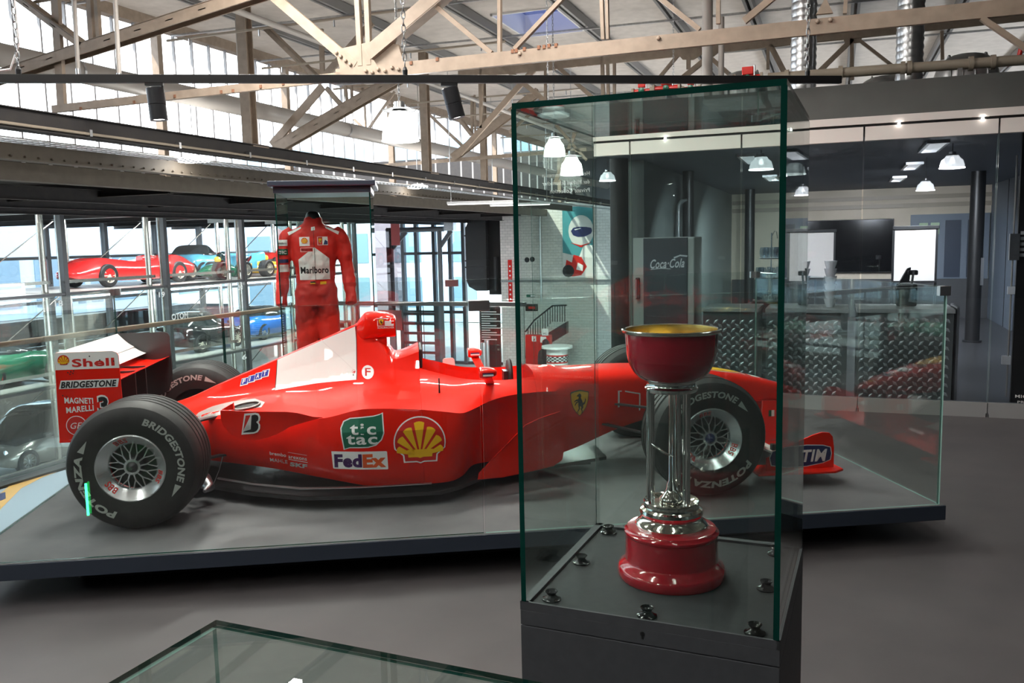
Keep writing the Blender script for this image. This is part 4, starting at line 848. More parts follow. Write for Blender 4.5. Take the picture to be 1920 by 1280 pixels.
for i in range(len(JX) - 1):
    p = pane('window_%d' % (i + 1), (JX[i] + .006, YF, .13), (JX[i+1] - .006, YF, .13), 2.32, .012, None, 'glass_room', 'glass_edge_pale'); struct(p)
    slab('pivot', (JX[i+1] - .012, YF - .03, .0), (JX[i+1] + .012, YF - .012, .035), 'chrome', p)
for X in (-1.55, -.4, .5, 1.15): MB().lathe([(0, 0), (.012, 0), (.008, .02), (0, .03)], 8, (X, YF - .045, 2.575)).build('strip_spot', 'spot_emit', fr)
struct(slab('wall_room_left', (RX0, 9.6, 0), (-2.02, RYB, RZ), 'room_wall')); struct(slab('wall_room_right', (2.72, YF + .8, 0), (2.9, RYB, RZ), 'wall_blue'))
for k in range(6): slab('panel_groove', (2.712, 9.6 + k * 1.4, 0), (2.722, 9.615 + k * 1.4, RZ), 'black', bpy.data.objects['wall_room_right'])
rbw = struct(slab('wall_room_back', (-2.27, RYB, 0), (9, RYB + .25, RZ), 'wall_beige'))
slab('lower_panel', (-2.0, RYB - .03, 0), (2.75, RYB, .75), 'wall_dark', rbw)
slab('pipe_band', (-2.0, RYB - .06, 2.12), (2.75, RYB, 2.20), 'pipe_beige', rbw); slab('cornice', (-2.0, RYB - .04, 2.28), (2.75, RYB, 2.36), 'pipe_beige', rbw)
wn = struct(slab('window_rear', (1.35, RYB - .05, .75), (2.70, RYB, 1.98), 'wall_blue')); emat('garden', (.32, .42, .30), .55)
for x in (1.50, 1.70): slab('pane', (x, RYB - .06, 1.60), (x + .15, RYB - .05, 1.82), 'garden', wn)
slab('pane', (2.52, RYB - .06, 1.25), (2.6, RYB - .05, 1.75), 'garden', wn)
for x in (1.95, 2.33): slab('shutter', (x, RYB - .07, .78), (x + .27, RYB - .05, 1.86), 'platform_edge', wn)
tv = thing('television', 'large black flat screen television on the rear wall of the meeting room', 'television', (.255, RYB - .06, 1.40))
MB().bb((-.80, -.05, -.52), (.80, 0, .52)).build('bezel', 'black', tv, bevel=.01); MB().bb((-.785, -.053, -.505), (.785, -.05, .505)).build('screen', 'black_gloss', tv)
# round columns inside
for x, lab in ((1162, 'dark round column just inside the left end of the meeting room glass'), (1290, 'black round column with a pipe elbow beside the drinks fridge'), (1405, 'black slim column right of the ceiling edge line in the meeting room'), (1828, 'black round column by the blue wall of the meeting room')):
    y = {1162: 9.3, 1290: 11.5, 1405: 16.6, 1828: 14.2}[x]; p = atY(x, 500, y); c = thing('round_column', lab, 'column', (p.x, y, 0))
    r = {1162: .10, 1290: .075, 1405: .09, 1828: .10}[x]; MB().cyl((0, 0, .03), (0, 0, RZ), r, n=24).build('shaft', 'black' if x != 1162 else 'steel_dark', c, smooth=60); MB().cyl((0, 0, 0), (0, 0, .03), r + .03, n=24).build('foot', 'dark_metal', c)
    if x == 1290: MB().tube([(-.12, -.05, 0), (-.12, -.05, 1.98), (-.11, -.05, 2.06), (-.07, -.05, 2.11), (.0, -.05, 2.13)], .03, 10).build('pipe_elbow', 'galv', c, smooth=60)
    if x == 1828: MB().bb((.06, -.12, .85), (.10, -.09, 1.25)).build('door_pull', 'alu', c)
# drinks fridge
pm('fridge_side', (.46, .48, .44), .4); pm('fridge_door', (.075, .08, .088), .35)
q0, q1 = atY(1187, 446, 9.0), atY(1302, 446, 9.0); fw = q1.x - q0.x
f = thing('drinks_fridge', 'grey upright drinks fridge with cursive white lettering on its door', 'fridge', (q0.x, 9.0, 0))
MB().bb((0, .03, 0), (fw, .55, q0.z)).build('body', 'fridge_side', f, bevel=.012); MB().bb((.11, -.01, .08), (fw - .07, .03, q0.z - .005)).build('door', 'fridge_door', f, bevel=.006)
MB().bb((.0, 0, .0), (.11, .03, q0.z)).build('door_frame', 'fridge_side', f); MB().bb((fw - .07, 0, .0), (fw, .03, q0.z - .01)).build('door_frame', 'fridge_side', f, bevel=.01)
MB().bb((.03, -.04, .99), (.075, 0, 1.22)).build('handle', 'black', f, bevel=.01); MB().bb((.03, -.043, 1.0), (.045, -.04, 1.2)).build('handle_trim', 'alu', f)
d = Decal(lambda u, z, off: Vector((u, -.011 - off, z))); d.text('Coca·Cola', .185, 1.315, .36, .095, 'd_silver', 0, cell=0, shear=.35, bold=.02, rise=.03)
sw = [(.19, 1.30), (.30, 1.312), (.40, 1.305), (.40, 1.311), (.30, 1.32), (.19, 1.306)]; d.poly(sw, 'd_silver', 0, 0); d.poly([(.44, 1.415), (.50, 1.44), (.57, 1.43), (.585, 1.445), (.50, 1.455), (.43, 1.43)], 'd_silver', 0, 0); d.build('door_lettering', f)
# counters faced with chequer plate
pm('tread', (.16, .17, .165), .45, metal=.4); pm('tread_stud', (.52, .54, .52), .35, metal=.5); pm('counter_top', (.42, .42, .40), .3)
def counter(x0, x1, y, z, label, depth=.6, tm='counter_top'):
    a, b = atY(x0, 660, y).x, atY(x1, 660, y).x; c = thing('bar_counter', label, 'counter', (a, y, 0), 0, 'chequer plate counters')
    W = b - a; MB().bb((0, .012, .02), (W, depth, z - .04)).build('carcass', 'dark_metal', c); MB().bb((-.01, -.02, z - .04), (W + .01, depth, z)).build('worktop', tm, c, bevel=.004); MB().bb((0, .0, .02), (W, .012, z - .045)).build('plate_front', 'tread', c)
    m = MB(); s = .085; nx, nz = int(W / s) + 2, int((z - .07) / s) + 1
    for i in range(nx):
        for j in range(nz * 2):
            cx, cz = (i + .5 * (j % 2)) * s, .06 + j * s / 2
            if not (.04 < cx < W - .04 and cz < z - .10): continue
            sg = 1 if (j % 2) else -1; l, w = .034, .016; e = Vector((.707, 0, sg * .707)); t = Vector((-sg * .707, 0, .707)); C = Vector((cx, 0, cz))
            m.add([C + e * l, C + t * w, C - e * l, C - t * w, C + Vector((0, -.008, 0))], [(0, 1, 4), (1, 2, 4), (2, 3, 4), (3, 0, 4)])
    tag(m.build('plate_studs', 'tread_stud', c), kind='stuff'); return c
counter(1318, 1420, 8.75, .92, 'chequer plate bar counter seen through the trophy case'); counter(1436, 1588, 8.72, .92, 'chequer plate bar counter carrying the white cups'); counter(1606, 1786, 8.66, .93, 'chequer plate bar counter at the end nearest the open floor')
MB().bb((0, 0, 0), (.02, .5, .95)).build('x', 'alu').name = 'counter_end_panel'
ce = bpy.data.objects['counter_end_panel']; e0 = atY(1792, 660, 8.62); ce.location = (e0.x, 8.62, 0); tag(ce, 'narrow bright metal end panel closing the last bar counter', 'panel')
# cups, glasses, coffee gear
cup = None
for sx in (1506, 1556):
    for k in range(6):
        p = atY(sx, 580, 8.95); o = MB().lathe([(0, .0), (.036, 0), (.052, .045), (.060, .082), (.056, .082), (.047, .04), (.033, .006), (0, .006)], 18).build('cup', 'white_gloss', None, smooth=40)
        o.location = (p.x, 8.95, .921 + k * .074); tag(o, 'white cup, %s of the %s-hand stack on the bar counter' % (('bottom one', 'second from the bottom', 'third from the bottom', 'fourth from the bottom', 'second from the top', 'top one')[k], 'right' if sx > 1530 else 'left'), 'cup', 'white cups stacked on the counter')
st = thing('glass_stand', 'three tier stand of drinking glasses behind the trophy case glass', 'stand', (atY(1446, 500, 9.62).x, 9.62, 0))
MB().cyl((0, 0, .92), (0, 0, 1.66), .006, n=8).build('rod', 'chrome', st); tiers = ((.935, .19), (1.17, .17), (1.385, .13))
for z, r in tiers: MB().lathe([(0, z), (r, z), (r, z + .008), (0, z + .008)], 28).build('tier', 'galv', st)
MB().tube([(.0, 0, 1.62 + .0), (.03, 0, 1.68), (.05, 0, 1.67), (.06, 0, 1.60)], .004, 6).build('ring_handle', 'chrome', st); MB().lathe([(0, .90), (.2, .90), (.2, .93), (0, .93)], 24).build('foot', 'dark_metal', st); MB().bb((-.25, -.2, 0), (.25, .25, .90)).build('cabinet', 'wall_dark', st)
glassmat('tumbler', (.86, .91, .95), .14)
for ti, (z, r) in enumerate(tiers):
    n = (9, 8, 6)[ti]; rank = {k: i for i, k in enumerate(sorted(range(n), key=lambda k: math.cos(2*PI*k/n + .2)))}
    for k in range(n):
        a = 2*PI*k/n + .2; o = MB().lathe([(.0, 0), (.022, 0), (.033, .04), (.033, .075), (.026, .115), (.0245, .115), (.030, .075), (.030, .042), (.02, .008), (0, .008)], 14).build('drinking_glass', 'tumbler', None, smooth=50)
        o.location = (st.location.x + (r - .04) * math.cos(a), 9.62 + (r - .04) * math.sin(a), z + .009); tag(o, 'clear stemless glass, %s from the left on the %s tier of the stand' % (('first', 'second', 'third', 'fourth', 'fifth', 'sixth', 'seventh', 'eighth', 'ninth')[rank[k]], ('bottom', 'middle', 'top')[ti]), 'glass', 'glasses on the tiered stand, %s tier' % ('bottom', 'middle', 'top')[ti])
cm = thing('coffee_machine', 'black coffee machine with a tilted lid and chrome spout on the counter', 'coffee machine', (atY(1700, 560, 8.95).x, 8.95, .93))
MB().bb((-.09, -.02, 0), (.09, .16, .22)).build('body', 'black', cm, bevel=.02); m = MB(); m.prism([(-.07, .22), (.0, .36), (.03, .37), (.02, .24)], lambda a, b, t: (a, t, b), .0, .10); m.build('lid', 'black', cm); MB().bar((.05, -.03, .34), (.02, -.05, .05), .02, .02).build('spout', 'chrome', cm); MB().bb((.0, -.04, .30), (.09, .08, .345)).build('head', 'black', cm, bevel=.01)
# flip charts
def flip(x0, x1, y0, y1, Y, label):
    a, b = atY(x0, y0, Y), atY(x1, y1, Y); t = thing('flip_chart', label, 'flip chart', (a.x, Y, 0)); W = b.x - a.x
    MB().bb((0, 0, b.z), (W, .02, a.z - .03)).build('board', 'paper', t); MB().bb((-.02, -.02, a.z - .04), (W + .03, .03, a.z)).build('clamp_bar', 'black', t, bevel=.005)
    for x in (-.01, W + .01):
        MB().bb((x - .012, -.005, b.z), (x + .012, .025, a.z - .04)).build('side_rail', 'black', t); MB().bar((x, .01, .0), (x, .01, b.z), .025, .02).build('leg', 'alu', t)
    MB().bar((W/2, .01, a.z - .1), (W/2, .5, 0), .025, .02).build('leg', 'alu', t); MB().bb((-.02, -.05, b.z - .02), (W + .02, .0, b.z)).build('pen_tray', 'black', t)
pm('paper', (.62, .59, .55), .6)
flip(1678, 1752, 424, 526, 10.6, 'white flip chart on an easel beside the television'); flip(1497, 1562, 431, 520, 12.0, 'white flip chart partly hidden behind the trophy case edge')
# hanging clear bell lamps of the meeting room; the first stands for a reflection
def bell(loc, r, h, label, drop, group='clear bell pendant lamps', bright=False):
    t = thing('pendant_lamp', label, 'lamp', loc, 0, group)
    MB().lathe([(r, 0), (r * .97, h * .25), (r * .86, h * .62), (r * .62, h * .82), (r * .5, h), (r * .46, h), (r * .58, h * .80), (r * .82, h * .60), (r * .93, h * .25), (r * .96, 0)], 32).build('shade', 'lamp_emit' if bright else 'lamp_shade', t, smooth=50)
    MB().lathe([(r * 1.03, -.004), (r * 1.03, .006), (r * .95, .006), (r * .95, -.004), (r * 1.03, -.004)], 32).build('rim', 'lamp_white', t, smooth=50)
    MB().lathe([(0, h), (r * .5, h), (r * .3, h * 1.12), (r * .28, h * 1.3), (0, h * 1.32)], 20).build('socket', 'galv' if not bright else 'dark_metal', t, smooth=40)
    MB().lathe([(0, h*.35), (r*.18, h*.42), (r*.2, h*.6), (r*.1, h*.85), (0, h*.9)], 16).build('bulb', 'lamp_emit' if bright else 'lamp_white', t, smooth=50)
    if drop: MB().cyl((0, 0, h * 1.3), (0, 0, drop), .004, n=6).build('cord', 'black', t)
    return t
m_, t_, b_ = nt('lamp_shade'); b_.inputs['Base Color'].default_value = (.8, .8, .8, 1); b_.inputs['Roughness'].default_value = .15; b_.inputs['Alpha'].default_value = .45; b_.inputs['Emission Color'].default_value = (1, 1, 1, 1); b_.inputs['Emission Strength'].default_value = .35
for x, y, Y, r, lab in ((1785, 315, 9.6, .115, 'clear bell lamp hanging nearest the blue wall of the meeting room'), (1735, 357, 11.2, .10, 'smaller clear bell lamp above the flip chart'), (1427, 318, 9.2, .12, 'clear bell lamp in the meeting room behind the trophy case edge'), (1490, 327, 9.5, .11, 'clear bell lamp cut by the bright edge of the trophy case'), (1139, 339, 9.0, .085, 'clear bell lamp at the left end of the meeting room'), (1251, 367, 11.5, .09, 'small clear bell lamp above the drinks fridge')):
    p = atY(x, y, Y); bell((p.x, Y, p.z), r, r * 1.05, lab, RZ - p.z)
# lettering on the glass front
d = Decal(lambda u, z, off: Vector((u, YF - .007 - off, z))); a = atY(1903, 745, YF)
d.text('MICHAEL SCHUMACHER', a.x, a.z, .62, .028, 'd_white', 0, cell=0, bold=.01); d.text('PRIVATE COLLECTION', a.x + .02, a.z - .045, .5, .02, 'd_white', 0, cell=0); o = d.build('glass_lettering', bpy.data.objects['window_5']); 
eb = thing('switch_box', 'grey control boxes and conduit on the dark post by the blue wall', 'control box', (atY(1900, 470, 8.9).x, 8.9, 0))
MB().bb((-.03, 0, 1.36), (.05, .05, 1.60)).build('box', 'galv', eb); MB().bb((-.03, 0, 1.05), (.03, .04, 1.12)).build('box', 'white', eb); MB().bb((-.05, 0, .40), (.02, .05, .48)).build('box', 'white', eb); MB().cyl((0, .02, .1), (0, .02, 2.3), .008, n=8).build('conduit', 'pipe_grey', eb)
MB().bb((.04, .05, 0), (.5, .10, RZ)).build('post', 'black', eb)
d = Decal(lambda u, z, off: Vector((u, .049 - off, z)))
for k in range(5): d.poly([(.06, 1.62 - k * .05), (.12, 1.62 - k * .05), (.12, 1.59 - k * .05), (.06, 1.59 - k * .05)], 'd_silver', 0, 0)
d.build('notice', eb)

# recessed ceiling lamps of the meeting room
for k, (x, y) in enumerate(((.9, 9.7), (.9, 12.3), (.9, 15.0), (-.9, 10.0), (-.9, 13.4))):
    t = thing('ceiling_lamp', 'slim recessed ceiling lamp of the meeting room, %s of the row %s' % (('first', 'second', 'third')[k % 3], 'towards the blue wall' if k < 3 else 'towards the fridge'), 'lamp', (x, y, RZ), 0, 'recessed lamps of the meeting room')
    MB().bb((-.10, -.5, -.03), (.10, .5, .0)).build('frame', 'galv', t); MB().bb((-.07, -.47, -.034), (.07, .47, -.03)).build('diffuser', 'lamp_shade', t)
    l = bpy.data.lights.new('panel_light', 'AREA'); l.shape = 'RECTANGLE'; l.size = .14; l.size_y = .94; l.energy = 42 if y < 10.5 else 75; l.spread = R(130); l.color = (.95, .97, 1)
    o = bpy.data.objects.new('panel_light', l); COL.objects.link(o); o.parent = t; o.location = (0, 0, -.04); o.rotation_euler = (R(38), 0, 0)

# glass side panel beside the room with welcome lettering read from the far side
gp = thing('welcome_panel', 'clear glass panel with mirrored white welcome lettering left of the meeting room', 'glass panel', (-2.95, 8.42, 0)); pane('glass', (0, 0, .02), (.66, 0, .02), 2.58, .012, gp, 'glass', 'glass_edge_pale'); MB().bb((0, -.03, 0), (.66, .03, .05)).build('floor_channel', 'alu', gp)
d = Decal(lambda u, z, off: Vector((u, -.008 - off, z)))
for k, tx in enumerate(('Herzlich Willkommen in', 'der Michael Schumacher', 'Private Collection')):
    vs, fs = text_fit(tx, (.50, .50, .42)[k], .042); zz = atY(1070, 330 + k * 15.5, 8.42).z; d.mesh(([(.63 - x, zz + y) for x, y in vs], fs), 'd_silver', 0, 0)
d.build('lettering', gp)
# ================================================================ glass car tower across the atrium
TX = -20.0; TY = [14.0, 17.85, 21.72, 25.57, 29.42, 33.3]; TZ = [-4.5, -2.02, .5, 3.0]
tw = thing('car_tower', 'steel and glass car storage tower of numbered bays across the atrium', 'car tower', (TX, 0, 0))
pm('tower_floor', (.50, .50, .47), .35, metal=.3); pm('tower_steel', (.60, .58, .52), .22, metal=.9); pm('tower_frame', (.09, .095, .10), .35, metal=.5)
for i in range(len(TY) - 1):
    for j in range(3):
        z0, z1 = TZ[j], TZ[j + 1]; y0, y1 = TY[i], TY[i + 1]
        pane('bay_glass', (0, y0 + .06, z0), (0, y1 - .06, z0), z1 - z0 - .02, .02, tw, 'glass_tower', 'glass_edge')
        MB().bb((-4.6, y0 + .15, z0 - .12), (-.25, y1 - .15, z0 - .02)).build('pallet', 'tower_floor', tw)
        MB().bb((-.16, y0, z0 - .07), (.04, y1, z0 - .0)).build('front_sill', 'tower_frame', tw)
        MB().bb((-.34, y0 + .2, z0 + .25), (-.28, y1 - .2, z0 + .34)).build('guard_rail', 'tower_steel', tw)
        MB().bar((-4.4, y0 + .25, z0 + .05), (-4.4, y1 - .25, z1 - .35), .03, .03).build('brace', 'tower_steel', tw)
        if j < 2 or True:
            d = Decal(lambda u, z, off: Vector((.014 + off, u, z))); s_ = str((33, 19, 5)[2 - j] + i - 1) if j == 2 else str((5, 19)[j] + i - 1)
            vs, fs = text_fit(s_, .26, .17, bold=.02); d.mesh(([(y1 - .42 + x, z1 - .36 + z) for x, z in vs], fs), 'd_white', 0, 0); d.build('bay_number', tw)
for y in TY:
    MB().bb((-.10, y - .07, TZ[0]), (.06, y + .07, 3.05)).build('mullion', 'tower_frame', tw)
    for x, dy in ((-.45, .30), (-.45, -.30), (-4.5, .25)): MB().cyl((x, y + dy, -4.6), (x, y + dy, 3.05), .09, n=14).build('column', 'tower_steel', tw, smooth=60)
    MB().bb((-4.7, y - .05, 2.7), (-.2, y + .05, 2.95)).build('cross_beam', 'tower_floor', tw)
for i in range(len(TY) - 1):
    for j in range(1, 3):
        yc = (TY[i] + TY[i+1]) / 2; MB().bb((-.62, yc - 1.2, TZ[j+1] - .20), (-.52, yc + 1.2, TZ[j+1] - .16)).build('bay_lamp', 'lamp_emit', tw)
        l = bpy.data.lights.new('bay_light', 'AREA'); l.shape = 'RECTANGLE'; l.size = .1; l.size_y = 2.4; l.energy = 130; o = bpy.data.objects.new('bay_light', l); COL.objects.link(o); o.parent = tw; o.location = (-.57, yc, TZ[j+1] - .21); o.rotation_euler = (0, R(28), 0)
MB().bb((-.2, TY[0], 2.86), (.08, TY[-1], 3.06)).build('head_beam', 'tower_frame', tw)
d = Decal(lambda u, z, off: Vector((.075 + off, u, z))); vs, fs = text_fit('MOTO', .75, .2, bold=.03); d.mesh(([(TY[2] - .15 - x + .9, -.62 + z) for x, z in vs], fs), 'd_silver', 0, 0); d.build('post_lettering', tw)

# ---------------------------------------------------------------- cars for the tower and the hall (x forward)
def bg_wheel(par, x, y, r, w, rim='alu', spokes=10):
    wh = sub('wheel', par, (x, y, r)); s = 1 if y > 0 else -1; h = w / 2
    MB().lathe([(r*.62, -h), (r*.9, -h - .005), (r, -h + .03), (r, h - .03), (r*.9, h + .005), (r*.62, h)], 28, axis='Y').build('tyre', 'rubber', wh, smooth=40)
    MB().lathe([(r*.66, -h), (r*.6, -h + .02), (r*.55, 0), (r*.6, h - .02), (r*.66, h)], 28, axis='Y').build('rim', rim, wh, smooth=40)
    m = MB()
    for k in range(spokes):
        a = 2*PI*k/spokes
        for q in (-h + .03, h - .03): m.bar((0, q, 0), (r*.62*math.cos(a), q, r*.62*math.sin(a)), .03, .025, (0, 1, 0))
    m.lathe([(0, -h + .0), (r*.15, -h + .01), (r*.15, h - .01), (0, h)], 12, axis='Y'); m.build('spokes', rim, wh)
def shell(st, mb, n=4):
    """road-car body: stations (x, half width, z bottom, z belt, z top, half width at top)"""
    S = []
    for x, hw, zb, zm, zt, tw_ in st:
        S.append((x, [(0, zt), (tw_*.6, zt), (tw_*.92, zt - .015), (tw_, zt - .05), (hw*.93, zm + .03), (hw, zm - .05), (hw, (zm+zb)/2), (hw*.97, zb + .06), (hw*.9, zb), (0, zb)]))
    return loft(S, n, mb, True, True)
def bg_car(name, label, cat, loc, rot, paint, body, cabin=None, wheels=(), rim='alu', extras=(), group=None):
    t = thing(name, label, cat, loc, rot, group)
    mb = MB(); shell(body, mb); mb.build('body', paint, t, smooth=45)
    if cabin:
        mb = MB(); shell(cabin[0], mb); mb.build('cabin', cabin[1], t, smooth=45)
    for x, y, r, w in wheels: bg_wheel(t, x, y, r, w, rim)
    for nm, mb, mat in extras: mb.build(nm, mat, t, smooth=40)
    return t
pm('car_red', (.62, .02, .02), .2, coat=1.); pm('car_blue', (.01, .13, .50), .2, coat=1.); pm('car_black', (.012, .012, .014), .12, coat=1.); pm('car_green', (.01, .13, .07), .2, coat=1.); pm('car_silver', (.55, .54, .50), .25, metal=.5, coat=1.); pm('car_sky', (.10, .42, .62), .3, coat=1.); pm('car_yellow', (.75, .45, .02), .3, coat=1.); pm('window_dark', (.015, .02, .022), .05); pm('wheel_cream', (.62, .58, .48), .4)
def place(x0, x1, ymid, X, z, flip=1):
    """car between two pixels of the photograph, standing in the plane X at height z: location, rotation, length"""
    a, b = atX(x0, ymid, X), atX(x1, ymid, X); L = abs(b.y - a.y); return (X, (a.y + b.y) / 2, z), PI/2 * flip, L
def roadster(px, label, paint, X, z, flip, group=None, rim='wheel_cream'):
    loc, rot, L = place(px[0], px[1], 520, X, z, flip); k = L / 4.2
    body = [(-2.1, .3, .35, .5, .62, .25), (-1.95, .68, .28, .6, .74, .5), (-1.3, .80, .2, .66, .98, .62), (-.6, .76, .18, .6, .84, .58), (.1, .76, .18, .58, .80, .56), (.9, .78, .2, .62, .90, .58), (1.4, .78, .24, .62, .92, .56), (1.95, .5, .3, .48, .6, .35), (2.1, .25, .38, .46, .5, .18)]
    body = [tuple(v * k if i == 0 else v for i, v in enumerate(s)) for s in body]
    sc = MB(); sc.lathe([(.34, .0), (.33, .12), (.28, .2)], 16, (.25 * k, 0, .78), 'Z', -1.4, 1.4)
    hr = MB(); ringloft([(-1.2 * k, .10, .74, .86), (-.7 * k, .17, .70, .98), (-.42 * k, .15, .70, .96)], 4, hr)
    return bg_car('vintage_roadster', label, 'car', loc, rot, paint, body, None, [(x * k, s * .72, .37, .17) for x in (-1.25, 1.25) for s in (-1, 1)], rim, [('windscreen', sc, 'clear'), ('head_fairing', hr, paint)], group)
def formula(px, label, paints, X, z, flip, rim='wheel_cream'):
    loc, rot, L = place(px[0], px[1], 520, X, z, flip); k = L / 4.4; p1, p2, p3 = paints
    t = thing('formula_car', label, 'racing car', loc, rot); mb = MB()
    shell([(a * k, b, c, d_, e, f_) for a, b, c, d_, e, f_ in ((-1.7, .2, .2, .35, .5, .15), (-1.0, .55, .12, .4, .6, .2), (-.3, .68, .1, .42, .62, .3), (.3, .45, .1, .45, .58, .3), (.9, .28, .12, .42, .55, .22), (1.7, .2, .18, .34, .44, .14), (2.3, .1, .2, .28, .32, .06))], mb); mb.build('body', p1, t, smooth=45)
    mb = MB(); ringloft([(-1.5*k, .03, .45, .55), (-.9*k, .10, .5, .9), (-.4*k, .13, .55, 1.0), (-.25*k, .12, .6, .96)], 4, mb); mb.build('engine_cover', p2, t, smooth=45)
    for x, s in ((-1.3, 1), (-1.3, -1), (1.55, 1), (1.55, -1)): bg_wheel(t, x * k, s * .72, .33, .34, rim, 12)
    MB().bb((2.0*k, -.7, .1), (2.35*k, .7, .13)).build('front_wing', p2, t); 
    for s in (-1, 1): MB().bb((-2.1*k, s*.5 - .01, .35), (-1.7*k, s*.5 + .01, .95)).build('wing_endplate', p3, t)
    MB().bb((-2.1*k, -.5, .84), (-1.75*k, .5, .88)).build('rear_wing', p3, t); MB().lathe([(.0, -.1), (.11, -.06), (.13, .02), (.1, .1), (0, .14)], 14, (-.05*k, 0, .72)).build('driver_helmet', 'car_yellow', t, smooth=50)
    return t
def coupe(px, ym, label, paint, X, z, flip, rim='alu', group=None, tall=0., van=False):
    loc, rot, L = place(px[0], px[1], ym, X, z, flip); k = L / 4.5
    body = [(-2.25, .55, .35, .6, .78, .45), (-2.1, .85, .25, .72, .92, .7), (-1.4, .92, .2, .78, .97, .78), (-.4, .92, .18, .76, .93, .78), (.6, .92, .18, .76, .92, .78), (1.3, .9, .2, .72, .86, .74), (1.95, .84, .24, .62, .72, .62), (2.25, .6, .32, .5, .58, .42)]
    cab = [(-1.9, .5, .8, .85, .93, .42), (-1.2, .72, .8, .95, 1.22 + tall, .52), (-.4, .76, .8, 1.0, 1.32 + tall, .58), (.25, .74, .8, .95, 1.24 + tall, .54), (1.0, .62, .8, .84, .92, .5)]
    if van: cab = [(-2.15, .7, .8, .95, 1.35, .6), (-1.8, .8, .8, 1.05, 1.62, .66), (-.4, .82, .8, 1.05, 1.70, .68), (.5, .8, .8, 1.0, 1.58, .64), (1.6, .66, .75, .84, .92, .5)]
    sc = lambda S: [(s[0] * k,) + s[1:] for s in S]
    ex = []
    for s in (-1, 1):
        m = MB(); m.lathe([(0, .0), (.10, -.01), (.12, .02), (0, .05)], 12, (2.0 * k, s * .62, .62), 'X'); ex.append(('headlamp', m, 'chrome'))
        m = MB(); m.bb((.55*k, s*.93, .93), (.75*k, s*1.05, 1.03)); ex.append(('wing_mirror', m, 'black'))
    return bg_car('parked_car', label, 'car', loc, rot, paint, sc(body), (sc(cab), 'window_dark'), [(x * k, s * .80, .34, .24) for x in (-1.38, 1.38) for s in (-1, 1)], rim, ex, group)
roadster((118, 345), 'red vintage open racing car with cream wheels in a top bay of the tower', 'car_red', -22.3, TZ[2] - .02, -1)
formula((374, 442), 'green and yellow formula car in a top bay of the tower', ('car_green', 'car_black', 'car_sky'), -21.6, TZ[2] - .02, -1)
formula((452, 545), 'light blue and yellow formula car in a top bay of the tower', ('car_yellow', 'car_sky', 'car_sky'), -21.8, TZ[2] - .02, 1)
coupe((330, 410), 500, 'pale blue old racing coupe behind the green formula car', 'car_sky', -23.6, TZ[2] - .02, 1)
roadster((478, 560), 'dark red closed racing car at the far end of the top tower bays', 'd_red', -23.9, TZ[2] - .02, -1)
coupe((318, 430), 640, 'black classic saloon in the middle row of the tower', 'car_black', -21.9, TZ[1] - .02, 1, 'wheel_cream', tall=.08)
coupe((440, 548), 640, 'bright blue sports coupe in the middle row of the tower', 'car_blue', -22.2, TZ[1] - .02, 1)
coupe((-95, 92), 690, 'dark green and red endurance racer in the middle row of the tower', 'car_green', -21.9, TZ[1] - .02, 1, 'car_red', tall=-.2)
coupe((-30, 160), 850, 'silver grey van in the bottom row of the tower', 'car_silver', -21.9, TZ[0] - .02, -1, van=True)
# ================================================================ far end of the hall
wi = struct(slab('window_entrance', (-22.5, 40.2, -4.6), (-15.6, 40.35, -4.45), 'tower_frame'))
xe = [atY(x, 500, 40.2).x for x in (757, 782, 815, 845, 870)]
for x in xe: MB().bb((x - .09, 40.1, -4.6), (x + .09, 40.35, 3.7)).build('mullion', 'tower_frame', wi)
for z in (1.35 - .2, -1.9, 3.6): MB().bb((xe[0], 40.12, z - .07), (xe[-1], 40.3, z + .07)).build('transom', 'tower_frame', wi)
glassmat('glass_blue', (.80, .90, .96), .05)
for i in range(4):
    for z0, z1 in ((-4.5, -1.97), (-1.83, 1.08), (1.22, 3.53)): pane('glass_pane', (xe[i] + .09, 40.2, z0), (xe[i+1] - .09, 40.2, z0), z1 - z0, .02, wi, 'glass_blue', 'glass_edge')
gd = struct(MB().bb((xe[0] + .2, 39.2, -4.6), (xe[0] + .4, 39.4, -1.4)).build('door_1', 'tower_frame'))
for k in range(7): MB().bb((xe[0] + .2, 39.25, -4.5 + k * .5), (xe[2] + .5, 39.35, -4.36 + k * .5)).build('door_rail', 'tower_frame', gd)
MB().bb((xe[2] + .4, 39.2, -4.6), (xe[2] + .6, 39.4, -1.4)).build('door_stile', 'tower_frame', gd)
gn = thing('hoist_gantry', 'grey steel gantry frame with a top rail in front of the entrance glazing', 'gantry', (xe[0], 38.5, -4.6))
z = atY(795, 430, 38.5).z + 4.6; W = atY(832, 430, 38.5).x - xe[0]; pm('gantry', (.16, .18, .20), .4)
MB().cyl((0, 0, z), (W, 0, z), .13, n=12).build('top_rail', 'gantry', gn, smooth=60); MB().bb((.0, -.1, 0), (.3, .1, z)).build('post', 'gantry', gn); MB().cyl((W - .25, 0, 0), (W - .25, 0, z), .12, n=12).build('post', 'gantry', gn, smooth=60)
for a, b in (((.3, z - .9), (1.1, z - .1)), ((W - .25, z - .9), (W + .4, z - .1))): MB().bar((a[0], 0, a[1]), (b[0], 0, b[1]), .1, .2).build('knee_brace', 'gantry', gn)
MB().bb((W + .1, -.2, z - .1), (W + .6, .2, z + .7)).build('motor', 'galv', gn)
